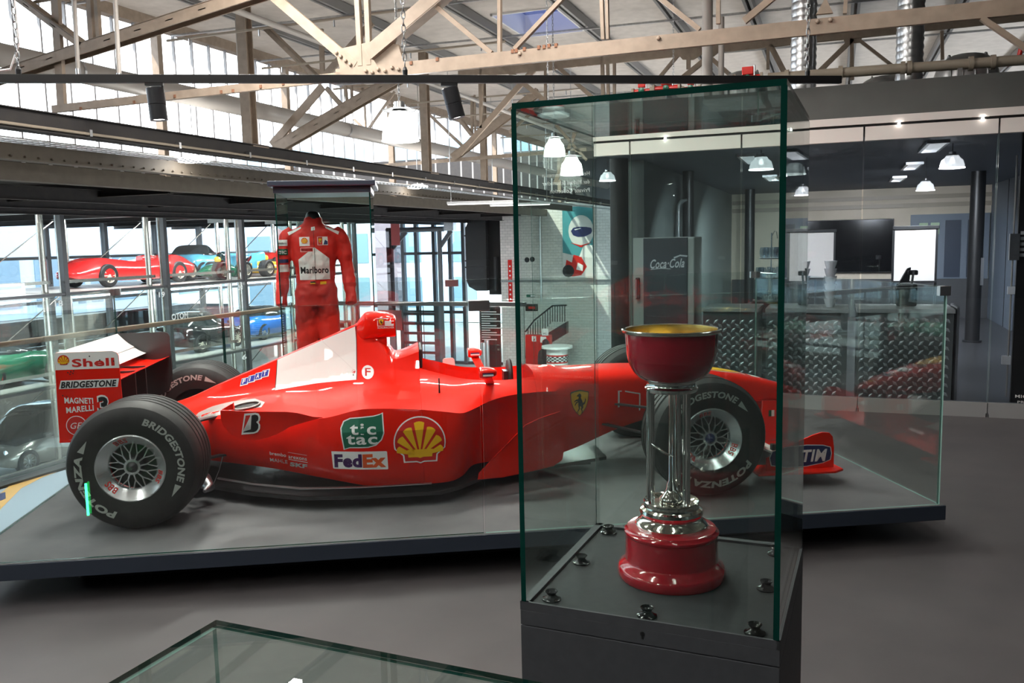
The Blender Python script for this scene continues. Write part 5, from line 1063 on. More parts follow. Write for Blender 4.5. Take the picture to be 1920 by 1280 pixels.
# outside: pale building and kerb
ob = thing('office_building', 'pale blue-white building seen through the entrance glazing', 'building', (-30, 62, -4.6)); pm('facade_pale', (.52, .62, .72), .6); pm('facade_glass', (.16, .26, .34), .2)
MB().bb((-20, 0, 0), (36, 6, 16)).build('block', 'facade_pale', ob)
for i in range(11):
    for j in range(4): MB().bb((-18 + i * 4.8, -.05, 1.2 + j * 3.6), (-15.6 + i * 4.8, .02, 3.6 + j * 3.6)).build('window', 'facade_glass', ob)
ob2 = thing('warehouse', 'long pale building outside behind the car tower', 'building', (-72, -20, -4.6)); MB().bb((-8, 0, 0), (0, 110, 9.6)).build('block', 'facade_pale', ob2)
for i in range(22): MB().bb((0, 4 + i * 4.8, 1.0), (.06, 7.2 + i * 4.8, 5.6)).build('window', 'facade_glass', ob2)
struct(slab('ground_outside_left', (-80, -30, -4.9), (-34, 80, -4.65), 'concrete'))
struct(slab('ground_outside', (-70, 41, -4.9), (40, 80, -4.65), 'concrete'))
# translucent banner beside the tower
bn = thing('hanging_banner', 'translucent red and white banner hanging beside the entrance glazing', 'banner', (atY(704, 500, 37.5).x, 37.5, 0)); glassmat('banner_film', (.55, .50, .50), .06); pm('banner_red', (.45, .10, .10), .6); pm('banner_grey', (.38, .36, .36), .6)
w = atY(752, 500, 37.5).x - bn.location.x; MB().bb((0, 0, -2.6), (w, .02, 3.1)).build('film', 'banner_film', bn); MB().bb((w * .66, -.01, 1.6), (w, 0, 3.1)).build('red_block', 'banner_red', bn); MB().bb((0, -.01, -2.6), (w * .95, 0, -1.6)).build('red_block', 'banner_red', bn)
MB().bb((-.05, -.05, 3.1), (w + .05, .07, 3.25)).build('top_bar', 'tower_frame', bn)
# black rectangular air duct bending down
dk = thing('air_duct', 'black rectangular air duct with a rounded elbow beside the entrance glazing', 'duct', (atY(874, 500, 38).x, 38, 0)); pm('duct', (.06, .062, .065), .35, metal=.4)
x1 = atY(912, 500, 38).x - dk.location.x; x2 = atY(936, 500, 38).x - dk.location.x; zt, zb_ = min(2.95, atY(890, 402, 38).z), atY(890, 545, 38).z
m = MB(); m.prism([(0, zb_ + .5), (0, zt - .6), (.25, zt - .15), (.8, zt), (x1, zt), (x1, zb_), (.5, zb_), (.12, zb_ + .2)], lambda a, b, t: (a, t, b), 0, 1.4); m.build('duct_body', 'duct', dk)
for z in (zt - 1.0, zt - 2.2, zb_ + 1.1): MB().bb((-.04, -.04, z), (x1 + .04, 1.44, z + .07)).build('flange', 'duct', dk)
MB().bb((x1, .3, zb_ - .2), (x2, 1.4, 2.98)).build('riser', 'black', dk); MB().bb((x1 + .35, .1, zb_), (x2 - .2, .3, zb_ + 1.6)).build('valve_box', 'duct', dk)
# white brick wall with poster
m_, t_, b_ = nt('brick_wall'); tc = t_.nodes.new('ShaderNodeTexCoord'); mp = t_.nodes.new('ShaderNodeMapping'); mp.inputs['Rotation'].default_value = (R(90), 0, 0); br = t_.nodes.new('ShaderNodeTexBrick')
br.inputs['Color1'].default_value = (.80, .78, .75, 1); br.inputs['Color2'].default_value = (.70, .69, .66, 1); br.inputs['Mortar'].default_value = (.42, .41, .40, 1); br.inputs['Scale'].default_value = 2.0; br.inputs['Mortar Size'].default_value = .012
t_.links.new(tc.outputs['Object'], mp.inputs['Vector']); t_.links.new(mp.outputs[0], br.inputs['Vector']); t_.links.new(br.outputs['Color'], b_.inputs['Base Color']); b_.inputs['Roughness'].default_value = .8
bw = struct(slab('wall_brick', (atY(939, 500, 36).x, 36, -4.6), (-7.2, 36.4, 3.30), 'brick_wall'))
x_ = atY(1015, 500, 36).x; MB().cyl((x_, 35.93, -1.0), (x_, 35.93, 3.3), .05, n=8).build('down_pipe', 'galv', bw); MB().bb((-14.1, 35.92, atY(1000, 526, 36).z - .06), (-7.2, 36, atY(1000, 526, 36).z + .04)).build('ledge', 'galv', bw)
for x, y in ((988, 487), (998, 486)): p = atY(x, y, 36); MB().lathe([(0, -.03), (.1, -.02), (.12, 0)], 10, (p.x, 36, p.z), 'Y').build('wall_anchor', 'dark_metal', bw)
po = thing('wall_poster', 'large wall poster of a silver racing helmet above a red car nose', 'poster', (0, 35.9, 0)); a, b = atY(1054, 388, 35.9), atY(1112, 521, 35.9); pm('poster_teal', (.06, .30, .34), .6)
MB().bb((a.x, 0, b.z), (b.x, .05, a.z)).build('sheet', 'poster_teal', po); D = Decal(lambda u, z, off: Vector((u, -off * 4, z))); W, H_ = b.x - a.x, a.z - b.z; PX = lambda u, v: (a.x + u * W, b.z + v * H_)
D.poly([PX(0, 0), PX(1, 0), PX(1, .42), PX(.55, .30), PX(0, .36)], 'd_silver', 0, 0); D.poly([PX(.05, .10), PX(.30, .02), PX(.62, .04), PX(.80, .16), PX(.62, .30), PX(.36, .33), PX(.30, .22), PX(.12, .26)], 'd_red', 1, 0); D.poly([PX(.02 + .2 * math.cos(R(q)) + .16, .10 + .09 * math.sin(R(q))) for q in range(0, 360, 30)], 'd_black', 2, 0); D.poly([PX(.45, .12), PX(.66, .10), PX(.68, .18), PX(.50, .22)], 'd_white', 2, 0); D.poly([PX(.62 + .42 * math.cos(R(q)), .66 + .22 * math.sin(R(q))) for q in range(0, 360, 20)], 'd_silver', 1, 0); D.poly([PX(.28, .66), PX(.36, .60), PX(.52, .575), PX(.74, .58), PX(.95, .62), PX(.99, .66), PX(.96, .70), PX(.78, .715), PX(.55, .72), PX(.36, .705)], 'd_navy', 2, 0); D.poly([PX(.40, .685), PX(.62, .70), PX(.60, .69), PX(.42, .672)], 'd_white', 3, 0); D.poly([PX(.25, .50), PX(.62, .43), PX(.98, .50), PX(.62, .46)], 'd_red', 2, 0); D.poly([PX(.55, .30), PX(1, .28), PX(1, .46), PX(.7, .46)], 'd_white', 2, 0); D.build('print', po)
sg = thing('wall_banner', 'narrow vertical red lettering banner on the white brick wall', 'banner', (0, 35.93, 0)); a, b = atY(952, 487, 35.93), atY(961, 566, 35.93); MB().bb((a.x, 0, b.z), (b.x, .04, a.z)).build('cloth', 'd_red', sg); 
D = Decal(lambda u, z, off: Vector((u, -off * 4, z)))
for k in range(8): D.poly([(a.x + .06, b.z + .1 + k * .21), (b.x - .06, b.z + .1 + k * .21), (b.x - .06, b.z + .17 + k * .21), (a.x + .06, b.z + .17 + k * .21)], 'd_white', 0, 0)
D.build('letters', sg)
pf = thing('picture_frame', 'small framed picture of a red car on the white brick wall', 'picture', (0, 35.93, 0)); a, b = atY(985, 570, 35.93), atY(1008, 583, 35.93); MB().bb((a.x, 0, b.z), (b.x, .06, a.z)).build('frame', 'black', pf); MB().bb((a.x + .15, -.01, b.z + .1), (b.x - .12, 0, b.z + .2)).build('print', 'd_red', pf)
es = thing('exit_sign', 'small green and white emergency exit sign on the brick wall', 'sign', (0, 35.93, 0)); a, b = atY(987, 552, 35.93), atY(1002, 557, 35.93); MB().bb((a.x, 0, b.z), (b.x, .06, a.z)).build('panel', 'd_green', es); MB().bb((a.x + .2, -.01, b.z + .02), (a.x + .4, 0, a.z - .02)).build('pictogram', 'd_white', es)
# staircase rail, red wall, signs, drum table, bollards in the lower hall
sr = thing('stair_rail', 'black staircase railing rising in front of the white brick wall', 'railing', (0, 33, 0)); P = lambda x, y: atY(x, y, 33) - Vector((0, 33, 0))
pts = [(985, 622), (1002, 600), (1036, 573), (1062, 572)]
MB().tube([P(*p) for p in pts], .035, 8).build('handrail', 'black', sr)
for k in range(16):
    x = 990 + k * 4.6; y = 622 - (x - 985) * (49 / 51) if x < 1036 else 573; y = max(y, 573); MB().bar(P(x, y), P(x, min(y + 30, 640)), .03, .03, (0, 1, 0)).build('baluster', 'black', sr)
m = MB(); m.quad(P(985, 650), P(1062, 603), P(1062, 625), P(985, 672)); m.prism([(0, 0)], lambda a, b, t: (0, 0, 0), 0, 0) if False else None; m.v += [(x, y + .3, z) for x, y, z in m.v[:4]]; m.f += [(7, 6, 5, 4), (0, 1, 5, 4), (1, 2, 6, 5), (2, 3, 7, 6), (3, 0, 4, 7)]; m.mi += [0]*5; m.build('stringer', 'dark_metal', sr)
rw = struct(MB().bb((atY(985, 640, 32).x, 32, -4.6), (atY(1031, 640, 32).x, 32.3, atY(1000, 628, 32).z)).build('wall_red_low', 'd_red'))
for x0, y0, x1, y1, lab, tx in ((1016, 616, 1028, 629, 'white WC sign above the low red wall', 'WC'), (1013, 631, 1024, 642, 'small red pictogram sign on the low red wall near the staircase', ''), (997, 630, 1005, 640, 'narrow pictogram sign on the low red wall', '')):
    a, b = atY(x0, y0, 31.95), atY(x1, y1, 31.95); s_ = thing('notice_sign', lab, 'sign', (a.x, 31.95, b.z)); MB().bb((0, 0, 0), (b.x - a.x, .03, a.z - b.z)).build('plate', 'white', s_)
    D = Decal(lambda u, z, off: Vector((u, -off * 3, z)))
    if tx: D.text(tx, .04, .04, .16, .08, 'd_black', 0, cell=0, bold=.02)
    else: D.poly([(.04, .04), (b.x - a.x - .04, .04), (b.x - a.x - .04, a.z - b.z - .08)], 'd_red', 0, 0)
    D.build('print', s_)
dt = thing('drum_table', 'white drum table with a red and chequered band', 'table', (atY(1045, 690, 30).x, 30, -4.6 + 1.1)); zt = atY(1045, 648, 30).z - dt.location.z
MB().lathe([(0, zt - .08), (.58, zt - .08), (.58, zt), (0, zt)], 28).build('table_top', 'white', dt, smooth=40); MB().lathe([(0, 0), (.40, 0), (.40, zt - .08), (0, zt - .08)], 28).build('drum', 'white', dt, smooth=40)
for z0, mt in ((.68, 'd_red'), (.94, 'd_red')): MB().lathe([(.405, zt - 1.3 + z0), (.405, zt - 1.25 + z0)], 28).build('band', mt, dt)
m = MB()
for r_ in range(4):
    for k in range(28):
        if (k + r_) % 2: m.lathe([(.406, zt - .57 + r_ * .052), (.406, zt - .518 + r_ * .052)], 1, (0, 0, 0), 'Z', 2*PI*k/28, 2*PI*(k+1)/28)
m.build('chequer_band', 'black', dt)
MB().bb((-.45, -.45, -1.1), (.45, .45, 0)).build('foot_block', 'wall_dark', dt)
for x in (907, 914): 
    yb_ = 31 if x < 910 else 31.8; p = atY(x, 690, yb_); b_ = thing('bollard', 'slim chrome bollard in the lower hall' if x < 910 else 'second slim chrome bollard in the lower hall beside the first', 'bollard', (p.x, yb_, -4.6)); MB().cyl((0, 0, 0), (0, 0, atY(x, 642, 31).z + 4.6), .1, n=12).build('post', 'alu', b_, smooth=60); MB().lathe([(0, 0), (.13, 0), (.13, .05), (0, .05)], 16).build('foot', 'alu', b_)
ib = thing('info_board', 'black information board with white text lines below the air duct', 'board', (0, 34, 0)); a, b = atY(898, 566, 34), atY(938, 640, 34); MB().bb((a.x, 0, -4.6), (b.x, .1, a.z)).build('board', 'black', ib); D = Decal(lambda u, z, off: Vector((u, -off * 4, z)))
for k in range(14): D.poly([(a.x + .1, a.z - .3 - k * .1), (a.x + .1 + (.4 + .3 * ((k * 7) % 3)), a.z - .3 - k * .1), (a.x + .1 + (.4 + .3 * ((k * 7) % 3)), a.z - .34 - k * .1), (a.x + .1, a.z - .34 - k * .1)], 'd_silver', 0, 0)
D.build('text_lines', ib)
p = atY(925, 665, 27); coupe_l = roadster((0, 100), 'dark red racing car parked in the lower hall beyond the balustrade', 'd_red', -15, -4.6, 1); coupe_l.location = (p.x, 27, -4.6 + .9); coupe_l.rotation_euler = (0, 0, .2); coupe_l.name = 'vintage_roadster'
ps = thing('car_stand', 'low dark stand under the dark red racing car in the lower hall', 'stand', (p.x, 27, -4.6), .2); MB().bb((-2.3, -1, 0), (2.3, 1, .9)).build('block', 'black', ps)
fg = thing('statue', 'dark silver figure statue beside the drum table', 'statue', (atY(1024, 690, 31.4).x, 31.4, -3.6)); m = MB(); ringloft([(0, .2, -.2, .2), (.5, .32, -.2, .2), (.95, .28, -.18, .18), (1.1, .12, -.12, .12), (1.3, .14, -.14, .14), (1.45, .04, -.05, .05)], 4, m); m.v = [(y, z, x) for x, y, z in m.v]; m.build('figure', 'dark_metal', fg, smooth=60); MB().bb((-.4, -.4, -1.0), (.4, .4, 0)).build('pedestal', 'wall_dark', fg)

for x, y, Y, lab in ((905, 381, 20, 'long slim white lamp under the ceiling above the air duct'), (975, 384, 24, 'long slim white lamp under the ceiling above the brick wall')):
    p = atY(x, y, Y); t = thing('tube_lamp', lab, 'lamp', p, R(-75)); MB().bb((-.05, -.9, 0), (.05, .9, .06)).build('housing', 'white', t); MB().bb((-.04, -.88, -.02), (.04, .88, 0)).build('diffuser', 'lamp_white', t)
    for q in (-.8, .8): MB().cyl((0, q, .06), (0, q, roof_z(p.x) - p.z + .01), .008, n=6).build('wire', 'galv', t)
    l = bpy.data.lights.new('tube_light', 'AREA'); l.shape = 'RECTANGLE'; l.size = .1; l.size_y = 1.7; l.energy = 800; o = bpy.data.objects.new('tube_light', l); COL.objects.link(o); o.parent = t; o.location = (0, 0, -.03)
# ================================================================ showcase with the red racing overalls
U_ = Vector((math.cos(CARA), math.sin(CARA), 0)); V_ = Vector((-math.sin(CARA), math.cos(CARA), 0))
fc = EYE + ray(611, 500) * 6.9; cc = fc + V_ * .34; cc.z = 0
sc_ = thing('suit_case', 'tall glass showcase with a dark cap holding the red racing overalls', 'showcase', cc, CARA); w, dp = .372, .34
zc = (EYE + ray(610, 362) * 6.9).z
MB().bb((-w, -dp, 0), (w, dp, .32)).build('plinth', 'plinth_grey', sc_)
for n_, a, b in (('glass_front', (-w, -dp), (w, -dp)), ('glass_back', (-w, dp), (w, dp)), ('glass_side', (-w, -dp + .01), (-w, dp - .01)), ('glass_side', (w, -dp + .01), (w, dp - .01))): pane(n_, (a[0], a[1], .32), (b[0], b[1], .32), zc - .32, .010, sc_, 'glass_case')
MB().bb((-w - .012, -dp - .012, zc), (w + .012, dp + .012, zc + .05)).build('cap', 'platform_edge', sc_, bevel=.004); MB().bb((-w - .05, -dp - .05, zc + .05), (w + .05, dp + .05, zc + .095)).build('cap_lip', 'platform_edge', sc_, bevel=.008)
# overalls: one cloth body, with badges as parts
sh = (EYE + ray(590, 425) * 7.2).z; base = sh - 1.47
so = cc + V_ * -.0; sp = EYE + ray(591, 500) * 7.2; su = thing('racing_overalls', 'red racing overalls with sponsor badges and a large white chest panel on a headless figure', 'overalls', (sp.x, sp.y, .32), CARA + .10)
k0 = base - .32 + .0
def ell(mb, rows, n=24, e=2.4):
    S = []
    for (x, y, z, a, b) in catmull(rows, 5): S.append([(x + a * math.copysign(abs(math.cos(2*PI*i/n))**(2/e), math.cos(2*PI*i/n)), y + b * math.copysign(abs(math.sin(2*PI*i/n))**(2/e), math.sin(2*PI*i/n)), z) for i in range(n)])
    bs = len(mb.v); mb.v += [p for r in S for p in r]; F = [(bs+i*n+j, bs+i*n+(j+1) % n, bs+(i+1)*n+(j+1) % n, bs+(i+1)*n+j) for i in range(len(S)-1) for j in range(n)] + [tuple(bs + j for j in range(n)), tuple(bs + (len(S)-1)*n + j for j in range(n))]
    mb.f += F; mb.mi += [0]*len(F)
mb = MB(); z = lambda h: k0 + h
ell(mb, [(0, 0, z(.80), .17, .11), (0, 0, z(.92), .178, .115), (0, 0, z(1.0), .158, .105), (0, 0, z(1.10), .165, .11), (0, 0, z(1.25), .19, .12), (0, 0, z(1.38), .205, .11), (0, 0, z(1.45), .17, .09), (0, 0, z(1.49), .085, .07), (0, 0.005, z(1.55), .072, .066)])
for s in (-1, 1):
    ell(mb, [(s*.085, 0, z(.86), .095, .105), (s*.088, 0, z(.70), .098, .10), (s*.095, 0, z(.45), .082, .085), (s*.105, .01, z(.25), .066, .072), (s*.11, 0, z(.08), .06, .065), (s*.11, -.01, z(.0), .058, .064)], 16, 2.)
    arm_ = [(s*.165, 0, z(1.42), .065), (s*.215, 0, z(1.38), .068), (s*.245, 0, z(1.28), .062), (s*.262, -.005, z(1.12), .056), (s*.275, -.03, z(.98), .052), (s*.285, -.07, z(.86), .046), (s*.287, -.085, z(.82), .048)]
    P_ = catmull(arm_, 4); mb.tube([p[:3] for p in P_], [p[3] for p in P_], 16)
cloth = mb.build('suit_body', 'suit_red', su, smooth=179); md = cloth.modifiers.new('remesh', 'REMESH'); md.mode = 'VOXEL'; md.voxel_size = .011; md.use_smooth_shade = True; ms = cloth.modifiers.new('smooth', 'SMOOTH'); ms.iterations = 4; ms.factor = .6
tx = bpy.data.textures.new('folds', 'CLOUDS'); tx.noise_scale = .075; dm = cloth.modifiers.new('folds', 'DISPLACE'); dm.texture = tx; dm.strength = .026; dm.mid_level = .5; dm.texture_coords = 'LOCAL'
mb = MB(); mb.lathe([(.066, 0), (.062, .02), (.05, .05), (.03, .062), (0, .065)], 20, (0, .005, z(1.535))); mb.build('neck_block', 'black', su, smooth=60)
dg = bpy.context.evaluated_depsgraph_get(); ev = cloth.evaluated_get(dg); me_ = ev.to_mesh(); SB = BVHTree.FromPolygons([v.co.copy() for v in me_.vertices], [tuple(p.vertices) for p in me_.polygons]); ev.to_mesh_clear()
def on_suit(u, zz, off):
    h = SB.ray_cast(Vector((u, -1, zz)), Vector((0, 1, 0)))
    return h[0] + Vector((0, -1, 0)) * (off * 1.5 + .002) if h[0] else Vector((u, -.05, zz))
d = Decal(on_suit); d.poly([(-.128, z(1.03)), (-.132, z(1.20)), (0, z(1.30)), (.118, z(1.205)), (.118, z(1.03))], 'd_white', 0, .012); d.text('Marlboro', -.118, z(1.085), .226, .055, 'd_black', 1, cell=.02, bold=.03); d.build('chest_panel', su)
d = Decal(on_suit); d.poly([(-.118, z(1.31)), (-.118, z(1.385)), (-.035, z(1.385)), (-.035, z(1.31))], 'd_white', 0, .012); scallop(d, -.077, z(1.352), .028, 1, False); d.build('badge', su)
d = Decal(on_suit); d.poly([(.028, z(1.315)), (.028, z(1.385)), (.112, z(1.385)), (.112, z(1.315))], 'd_white', 0, .012); d.poly([(.032, z(1.318)), (.032, z(1.382)), (.068, z(1.382)), (.068, z(1.318))], 'd_red', 1, .012); crest(d, .05, z(1.35), .026, .045, 2); d.poly([(.075, z(1.32)), (.11, z(1.32)), (.11, z(1.345)), (.09, z(1.36))], 'd_navy', 1, .012); d.build('badge', su)
d = Decal(on_suit); d.poly([(-.112, z(1.262)), (-.112, z(1.297)), (-.01, z(1.297)), (-.01, z(1.262))], 'd_white', 0, .012); d.poly([(-.109, z(1.265)), (-.109, z(1.294)), (-.013, z(1.294)), (-.013, z(1.265))], 'd_red', 1, .012); d.text('BRIDGESTONE', -.104, z(1.273), .086, .014, 'd_black', 2, cell=.02, bold=.02); d.build('badge', su)
d = Decal(on_suit); d.poly([(-.045, z(.995)), (-.045, z(1.012)), (-.005, z(1.012)), (-.005, z(.995))], 'd_yellow', 1, .012); d.poly([(-.045, z(1.006)), (-.045, z(1.017)), (-.005, z(1.017)), (-.005, z(1.006))], 'd_black', 2, .012); d.poly([(.035, z(.99)), (.035, z(1.014)), (.085, z(1.014)), (.085, z(.99))], 'd_yellow', 1, .012); d.build('belt_badge', su)
d = Decal(on_suit)
for zz, c1, hh in ((1.315, 'd_white', .05), (1.24, 'd_green', .05), (1.175, 'd_navy', .03), (1.10, 'd_white', .06)): d.poly([(-.295, z(zz)), (-.295, z(zz) + hh), (-.215, z(zz) + hh), (-.215, z(zz))], c1, 0, .012)
d.text('Marlboro', -.288, z(1.328), .066, .018, 'd_black', 1, cell=.02, bold=.02); d.text('TIC', -.286, z(1.25), .06, .026, 'd_white', 1, cell=.02, bold=.04); d.build('sleeve_badges', su)
d = Decal(on_suit); d.poly([(-.21, z(1.425)), (-.10, z(1.47)), (-.10, z(1.455)), (-.20, z(1.40))], 'd_white', 0, .01); d.poly([(.21, z(1.425)), (.10, z(1.47)), (.10, z(1.455)), (.20, z(1.40))], 'd_white', 0, .01); d.poly([(-.0015, z(1.0)), (-.0015, z(1.46)), (.0015, z(1.46)), (.0015, z(1.0))], 'd_black', 3, .01); d.poly([(-.02, z(1.435)), (-.018, z(1.465)), (.012, z(1.47)), (.012, z(1.44))], 'd_white', 1, .01); d.build('shoulder_flashes', su)
md_ = thing('display_stand', 'black stand under the racing overalls inside the showcase', 'stand', (sp.x, sp.y, .32), CARA); MB().lathe([(0, 0), (.16, 0), (.16, .015), (0, .02)], 24).build('base_plate', 'black', md_, smooth=40); MB().cyl((0, 0, .015), (0, 0, max(.05, k0 + .85)), .012, n=10).build('pole', 'black', md_)
# ================================================================ lighting track with two spots
tk = thing('light_track', 'long black lighting track hung above the racing car', 'light track', CAR0 + V_ * .03, CARA); zk = 2.6 - CAR0.z
pl = lambda x, y: (lambda q: ((q - tk.location).dot(U_), (q - tk.location).dot(V_)))(atZ(x, y, 2.6))
ua, ub = pl(-120, 148)[0], pl(1548, 160)[0]
MB().bb((ua, -.018, zk - .024), (ub, .018, zk + .022)).build('rail', 'black', tk, bevel=.002)
def chain(par, x, z0, z1, y=0., s=1.0):
    m = MB(); n = int((z1 - z0) / (.040 * s)); 
    for k in range(n):
        zz = z0 + (k + .5) * .040 * s; pts = []
        for i in range(10):
            a = 2*PI*i/10; u, v = .011 * s * math.cos(a), .026 * s * math.sin(a); pts.append((x + (u if k % 2 else 0), y + (0 if k % 2 else u), zz + v))
        m.tube(pts, .0035 * s, 5, True)
    m.build('chain', 'galv', par, smooth=60)
for px_ in (42, 760, 1512):
    u = pl(px_, 150)[0]; MB().lathe([(.014, zk + .02), (.016, zk + .05), (.008, zk + .07), (0, zk + .07)], 12, (u, 0, 0)).build('hanger_clip', 'black', tk); chain(tk, u, zk + .07, zk + .07 + (1.8 if px_ < 1500 else 2.4))
MB().tube([(ua + .1, .03, zk + .02), (pl(20, 150)[0], .05, zk + .06), (pl(40, 150)[0], .05, zk + .2), (pl(38, 150)[0], .04, zk + .9)], .006, 6).build('power_cable', 'white', tk)
def spot(px_, tilt, lab):
    u = pl(px_, 155)[0]; t = thing('track_spotlight', lab, 'spotlight', tk.location + U_ * u + Vector((0, 0, zk - .02)), CARA, 'black track spotlights')
    MB().bb((-.05, -.016, -.02), (.05, .016, 0)).build('adapter', 'black', t); rt = Matrix.Rotation(tilt, 3, 'Y')
    m = MB(); m.lathe([(0, -.0), (.045, .0), (.049, -.004), (.049, -.095), (.047, -.096), (.047, -.099), (.049, -.100), (.049, -.185), (.045, -.185), (.040, -.172), (0, -.172)], 28); m.v = [tuple(rt @ Vector(v) + Vector((0, 0, -.03))) for v in m.v]; m.build('can', 'dark_metal', t, smooth=40)
    m = MB(); m.bb((.040, -.01, -.10), (.050, .01, .02)); m.v = [tuple(rt @ Vector(v) + Vector((0, 0, -.03))) for v in m.v]; m.build('bracket', 'black', t)
    m = MB(); m.lathe([(0, -.176), (.040, -.176)], 24); m.v = [tuple(rt @ Vector(v) + Vector((0, 0, -.03))) for v in m.v]; m.build('lens', 'spot_emit', t)
    l = bpy.data.lights.new('spot_lamp', 'SPOT'); l.energy = 45; l.spot_size = R(75); l.spot_blend = .6; l.shadow_soft_size = .04; l.color = (1, .94, .86); lo = bpy.data.objects.new('spot_lamp', l); COL.objects.link(lo); lo.parent = t; lo.location = rt @ Vector((0, 0, -.19)) + Vector((0, 0, -.03)); lo.rotation_euler = (0, tilt, 0)
spot(300, R(-4), 'black cylindrical spotlight on the track above the rear wheel'); spot(840, R(-14), 'black cylindrical spotlight on the track right of the white pendant lamp')
# ================================================================ pendant lamps of the hall
def hall_lamp(px_, py, d, wpx, lab):
    p = EYE + ray(px_, py) * d; r = wpx * d / 1600 / 2; t = bell(p, r, r * 1.55, lab, 0, 'white glowing pendant lamps of the hall', True)
    MB().lathe([(r * .9, r * 1.62), (r * .95, r * 1.66), (r * .3, r * 1.75), (r * .28, r * 2.1), (0, r * 2.1)], 24).build('cap_plate', 'galv', t, smooth=40); chain(t, 0, r * 2.1, roof_z(p.x) - p.z + .01, 0, 1.2)
    l = bpy.data.lights.new('bulb_light', 'POINT'); l.energy = 90; l.shadow_soft_size = r; l.color = (1, .97, .92); lo = bpy.data.objects.new('bulb_light', l); COL.objects.link(lo); lo.parent = t; lo.location = (0, 0, -.1)
hall_lamp(751, 264, 10.0, 68, 'white glowing bell pendant hanging left of the glass trophy case'); hall_lamp(1040, 292, 14.0, 40, 'white glowing bell pendant seen through the top of the trophy case'); hall_lamp(1072, 328, 19.5, 42, 'white bell pendant low behind the left pane of the trophy case')
dl = thing('disc_lamp', 'flat glowing white lamp hung in front of the brown riveted girder', 'lamp', atX(363, 298, -10.2)); MB().lathe([(0, -.05), (.25, -.05), (.27, 0), (.1, .05), (0, .06)], 24).build('diffuser', 'lamp_emit', dl, smooth=40); MB().cyl((0, 0, .05), (0, 0, 4.03 - dl.location.z), .01, n=6).build('stem', 'galv', dl)
dl = thing('disc_lamp', 'flat glowing white lamp below the girder right of the overalls case', 'lamp', atX(783, 349, -10.2)); MB().lathe([(0, -.05), (.25, -.05), (.27, 0), (.1, .05), (0, .06)], 24).build('diffuser', 'lamp_emit', dl, smooth=40); MB().cyl((0, 0, .05), (0, 0, 4.03 - dl.location.z), .01, n=6).build('stem', 'galv', dl)
# ================================================================ services above the meeting room
yp = 9.1; pb = thing('water_pipe', 'thick beige pipe with flanges lying on the meeting room roof', 'pipe', (0, yp, 0)); a, b = atY(1440, 146, yp), atY(1925, 112, yp)
A_, B_ = Vector((a.x, 0, a.z)), Vector((b.x, 0, b.z)); MB().cyl(A_, A_ + (B_ - A_) * 3.2, .048, n=16).build('pipe_run', 'pipe_beige', pb, smooth=60)
for t_ in (.08, .30, .545, .57, .80, .88): c = A_.lerp(B_, t_); MB().lathe([(.052, -.02), (.066, -.02), (.066, .02), (.052, .02)], 16, c, 'X').build('flange', 'pipe_beige', pb, smooth=30)
for t_ in (.17, .545, .76): c = A_.lerp(B_, t_); MB().bb((c.x - .02, -.03, 2.95), (c.x + .02, .03, c.z)).build('saddle', 'galv', pb)
MB().tube([B_.lerp(A_, .03), B_.lerp(A_, .03) + Vector((.02, 0, .12)), B_.lerp(A_, .03) + Vector((.10, 0, .16))], .02, 8).build('lever', 'd_red', pb)
for x, top, bot, r, mt, lab in ((1326, -20, 150, .055, 'pipe_grey', 'upright pale grey pipe rising behind the trophy case'), (1352, 88, 152, .03, 'pipe_grey', 'short upright grey pipe beside the taller pale one')):
    p0, p1 = atY(x, bot, 9.4), atY(x, top, 9.4); t = thing('riser_pipe', lab, 'pipe', (p0.x, 9.4, 2.95)); MB().cyl((0, 0, 0), (0, 0, p1.z - 2.95 + .3), r, n=16).build('pipe_run', mt, t, smooth=60); MB().lathe([(r, 0), (r * 1.6, 0), (r * 1.6, .03), (r, .03)], 16).build('flange', 'galv', t); MB().lathe([(r, .28), (r * 1.35, .28), (r * 1.35, .32), (r, .32)], 16).build('coupling', 'pipe_grey', t)
for x, top, bot, lab in ((1506, -15, 142, 'shiny corrugated metal duct rising behind the tie beam right of the trophy case'), (1705, -15, 124, 'shiny corrugated metal duct rising nearer the right edge')):
    p0 = atY(x, bot, 9.9); r = 19.5 * 10.4 / 1600; t = thing('spiral_duct', lab, 'duct', (p0.x, 9.9, 2.95), 0, 'corrugated metal ducts'); pr = []; h = 0.
    while h < 2.9: pr += [(r, h), (r + .008, h + .035), (r, h + .07)]; h += .075
    MB().lathe(pr, 32).build('corrugated_tube', 'galv', t, smooth=60); MB().lathe([(r, 0), (r + .05, 0), (r + .05, .03), (r, .03)], 24).build('collar', 'galv', t)
for x0, x1, y0, y1, lab in ((1745, 1880, 98, 142, 'large rounded metal duct lying on the meeting room roof'), (1345, 1445, 132, 160, 'low rounded metal duct behind the red valves'), (1600, 1740, 138, 156, 'flat ribbed metal duct on the meeting room roof')):
    a, b = atY(x0, y1, 11), atY(x1, y0, 11); t = thing('oval_duct', lab, 'duct', (a.x, 11, 2.95)); W, H_ = b.x - a.x, b.z - 2.95; m = MB(); ringloft([(0, .05, 0, H_*.4), (.06, .2, 0, H_*.8), (W*.3, .26, 0, H_), (W*.7, .26, 0, H_), (W - .06, .2, 0, H_*.8), (W, .05, 0, H_*.4)], 4, m); m.build('shell', 'galv', t, smooth=60)
    for k in range(4): m = MB(); xx = W * (.25 + .17 * k); m.tube([(xx, .27 * math.cos(q * PI / 10), H_/2 + (H_/2 + .01) * math.sin(q * PI / 10)) for q in range(11)], .012, 6); m.build('rib', 'galv', t)
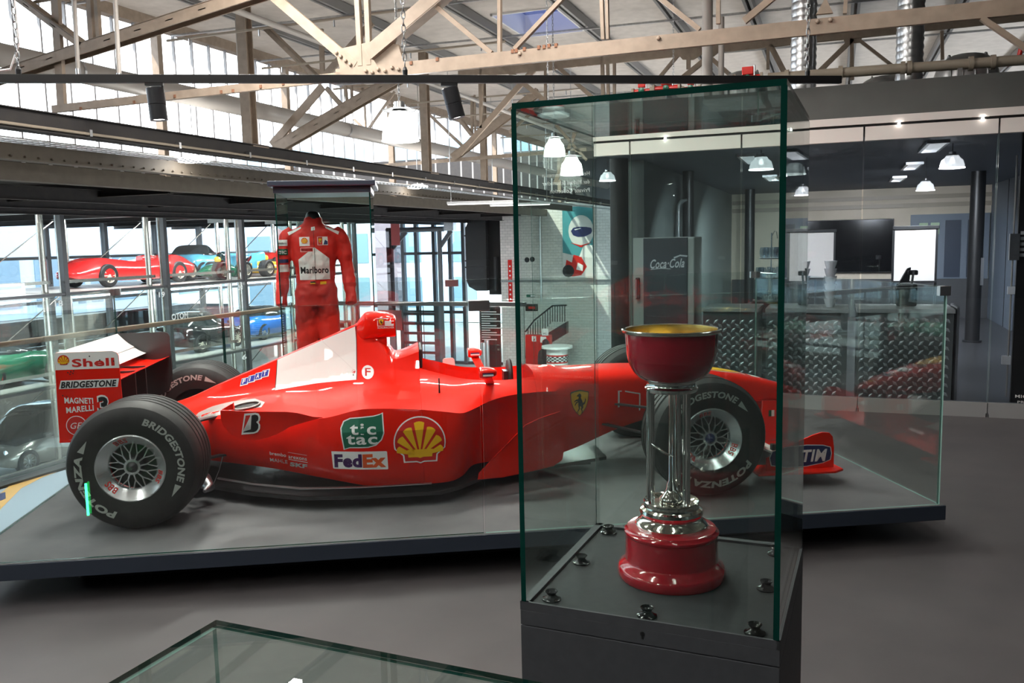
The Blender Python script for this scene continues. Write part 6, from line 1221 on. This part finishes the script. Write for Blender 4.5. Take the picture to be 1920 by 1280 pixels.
def valve(x, y, lab, sc=1.):
    p = atY(x, y, 9.0); t = thing('sprinkler_valve', lab, 'valve', (p.x, 9.0, p.z), 0, 'red sprinkler valves'); 
    MB().cyl((-.12 * sc, 0, 0), (.12 * sc, 0, 0), .028 * sc, n=12).build('body', 'd_red', t, smooth=60); MB().bb((-.05 * sc, -.03, .035), (.05 * sc, .03, .10 * sc)).build('actuator', 'd_red', t, bevel=.006)
    for q in (-.12, .12): MB().lathe([(.02, -.012), (.045 * sc, -.012), (.045 * sc, .012), (.02, .012)], 14, (q * sc, 0, 0), 'X').build('flange', 'pipe_beige', t)
    MB().cyl((.06 * sc, -.02, .02), (.06 * sc, -.02, .12), .008, n=8).build('spindle', 'alu', t); MB().lathe([(0, -.06), (.03, -.055), (.03, -.03), (0, -.03)], 14, (0, 0, 0), 'Y').build('gauge', 'd_green', t); MB().cyl((0, 0, -.03), (0, 0, 2.95 - p.z), .012, n=8).build('support', 'galv', t)
valve(1250, 166, 'red valve with a red box actuator above the case top', 1.1); valve(1204, 171, 'small red valve with a white end cap above the case top', .8); valve(1402, 147, 'red valve with a raised red box right of the pale riser pipe', 1.1); valve(1296, 166, 'red valve at the foot of the pale riser pipe', .7)
for X, Y, z0, lab in ((-3.0, 9.2, 3.1, 'thin hanging chain just left of the trophy case top'), (-1.85, 10.5, 2.7, 'thin chain hanging in front of the red valves')):
    t = thing('hanging_chain', lab, 'chain', (X, Y, z0)); chain(t, 0, 0, 5.5 - z0, 0, .8)
for x0, y0, x1, y1, Y, r, lab in ((138, -20, 147, 136, 7.4, .022, 'pale drop pipe just right of the beige post'), (215, -20, 224, 145, 7.4, .024, 'pale drop pipe right of the first one, ending at the track')):
    p, q = atY(x0, y0, Y), atY(x1, y1, Y); t = thing('drop_pipe', lab, 'pipe', q); MB().cyl((0, 0, 0), p - q, r, n=12).build('tube', 'pipe_grey', t, smooth=60); MB().lathe([(0, -.02), (r * 1.3, -.02), (r * 1.3, .04), (r, .04)], 12).build('end_fitting', 'galv', t)
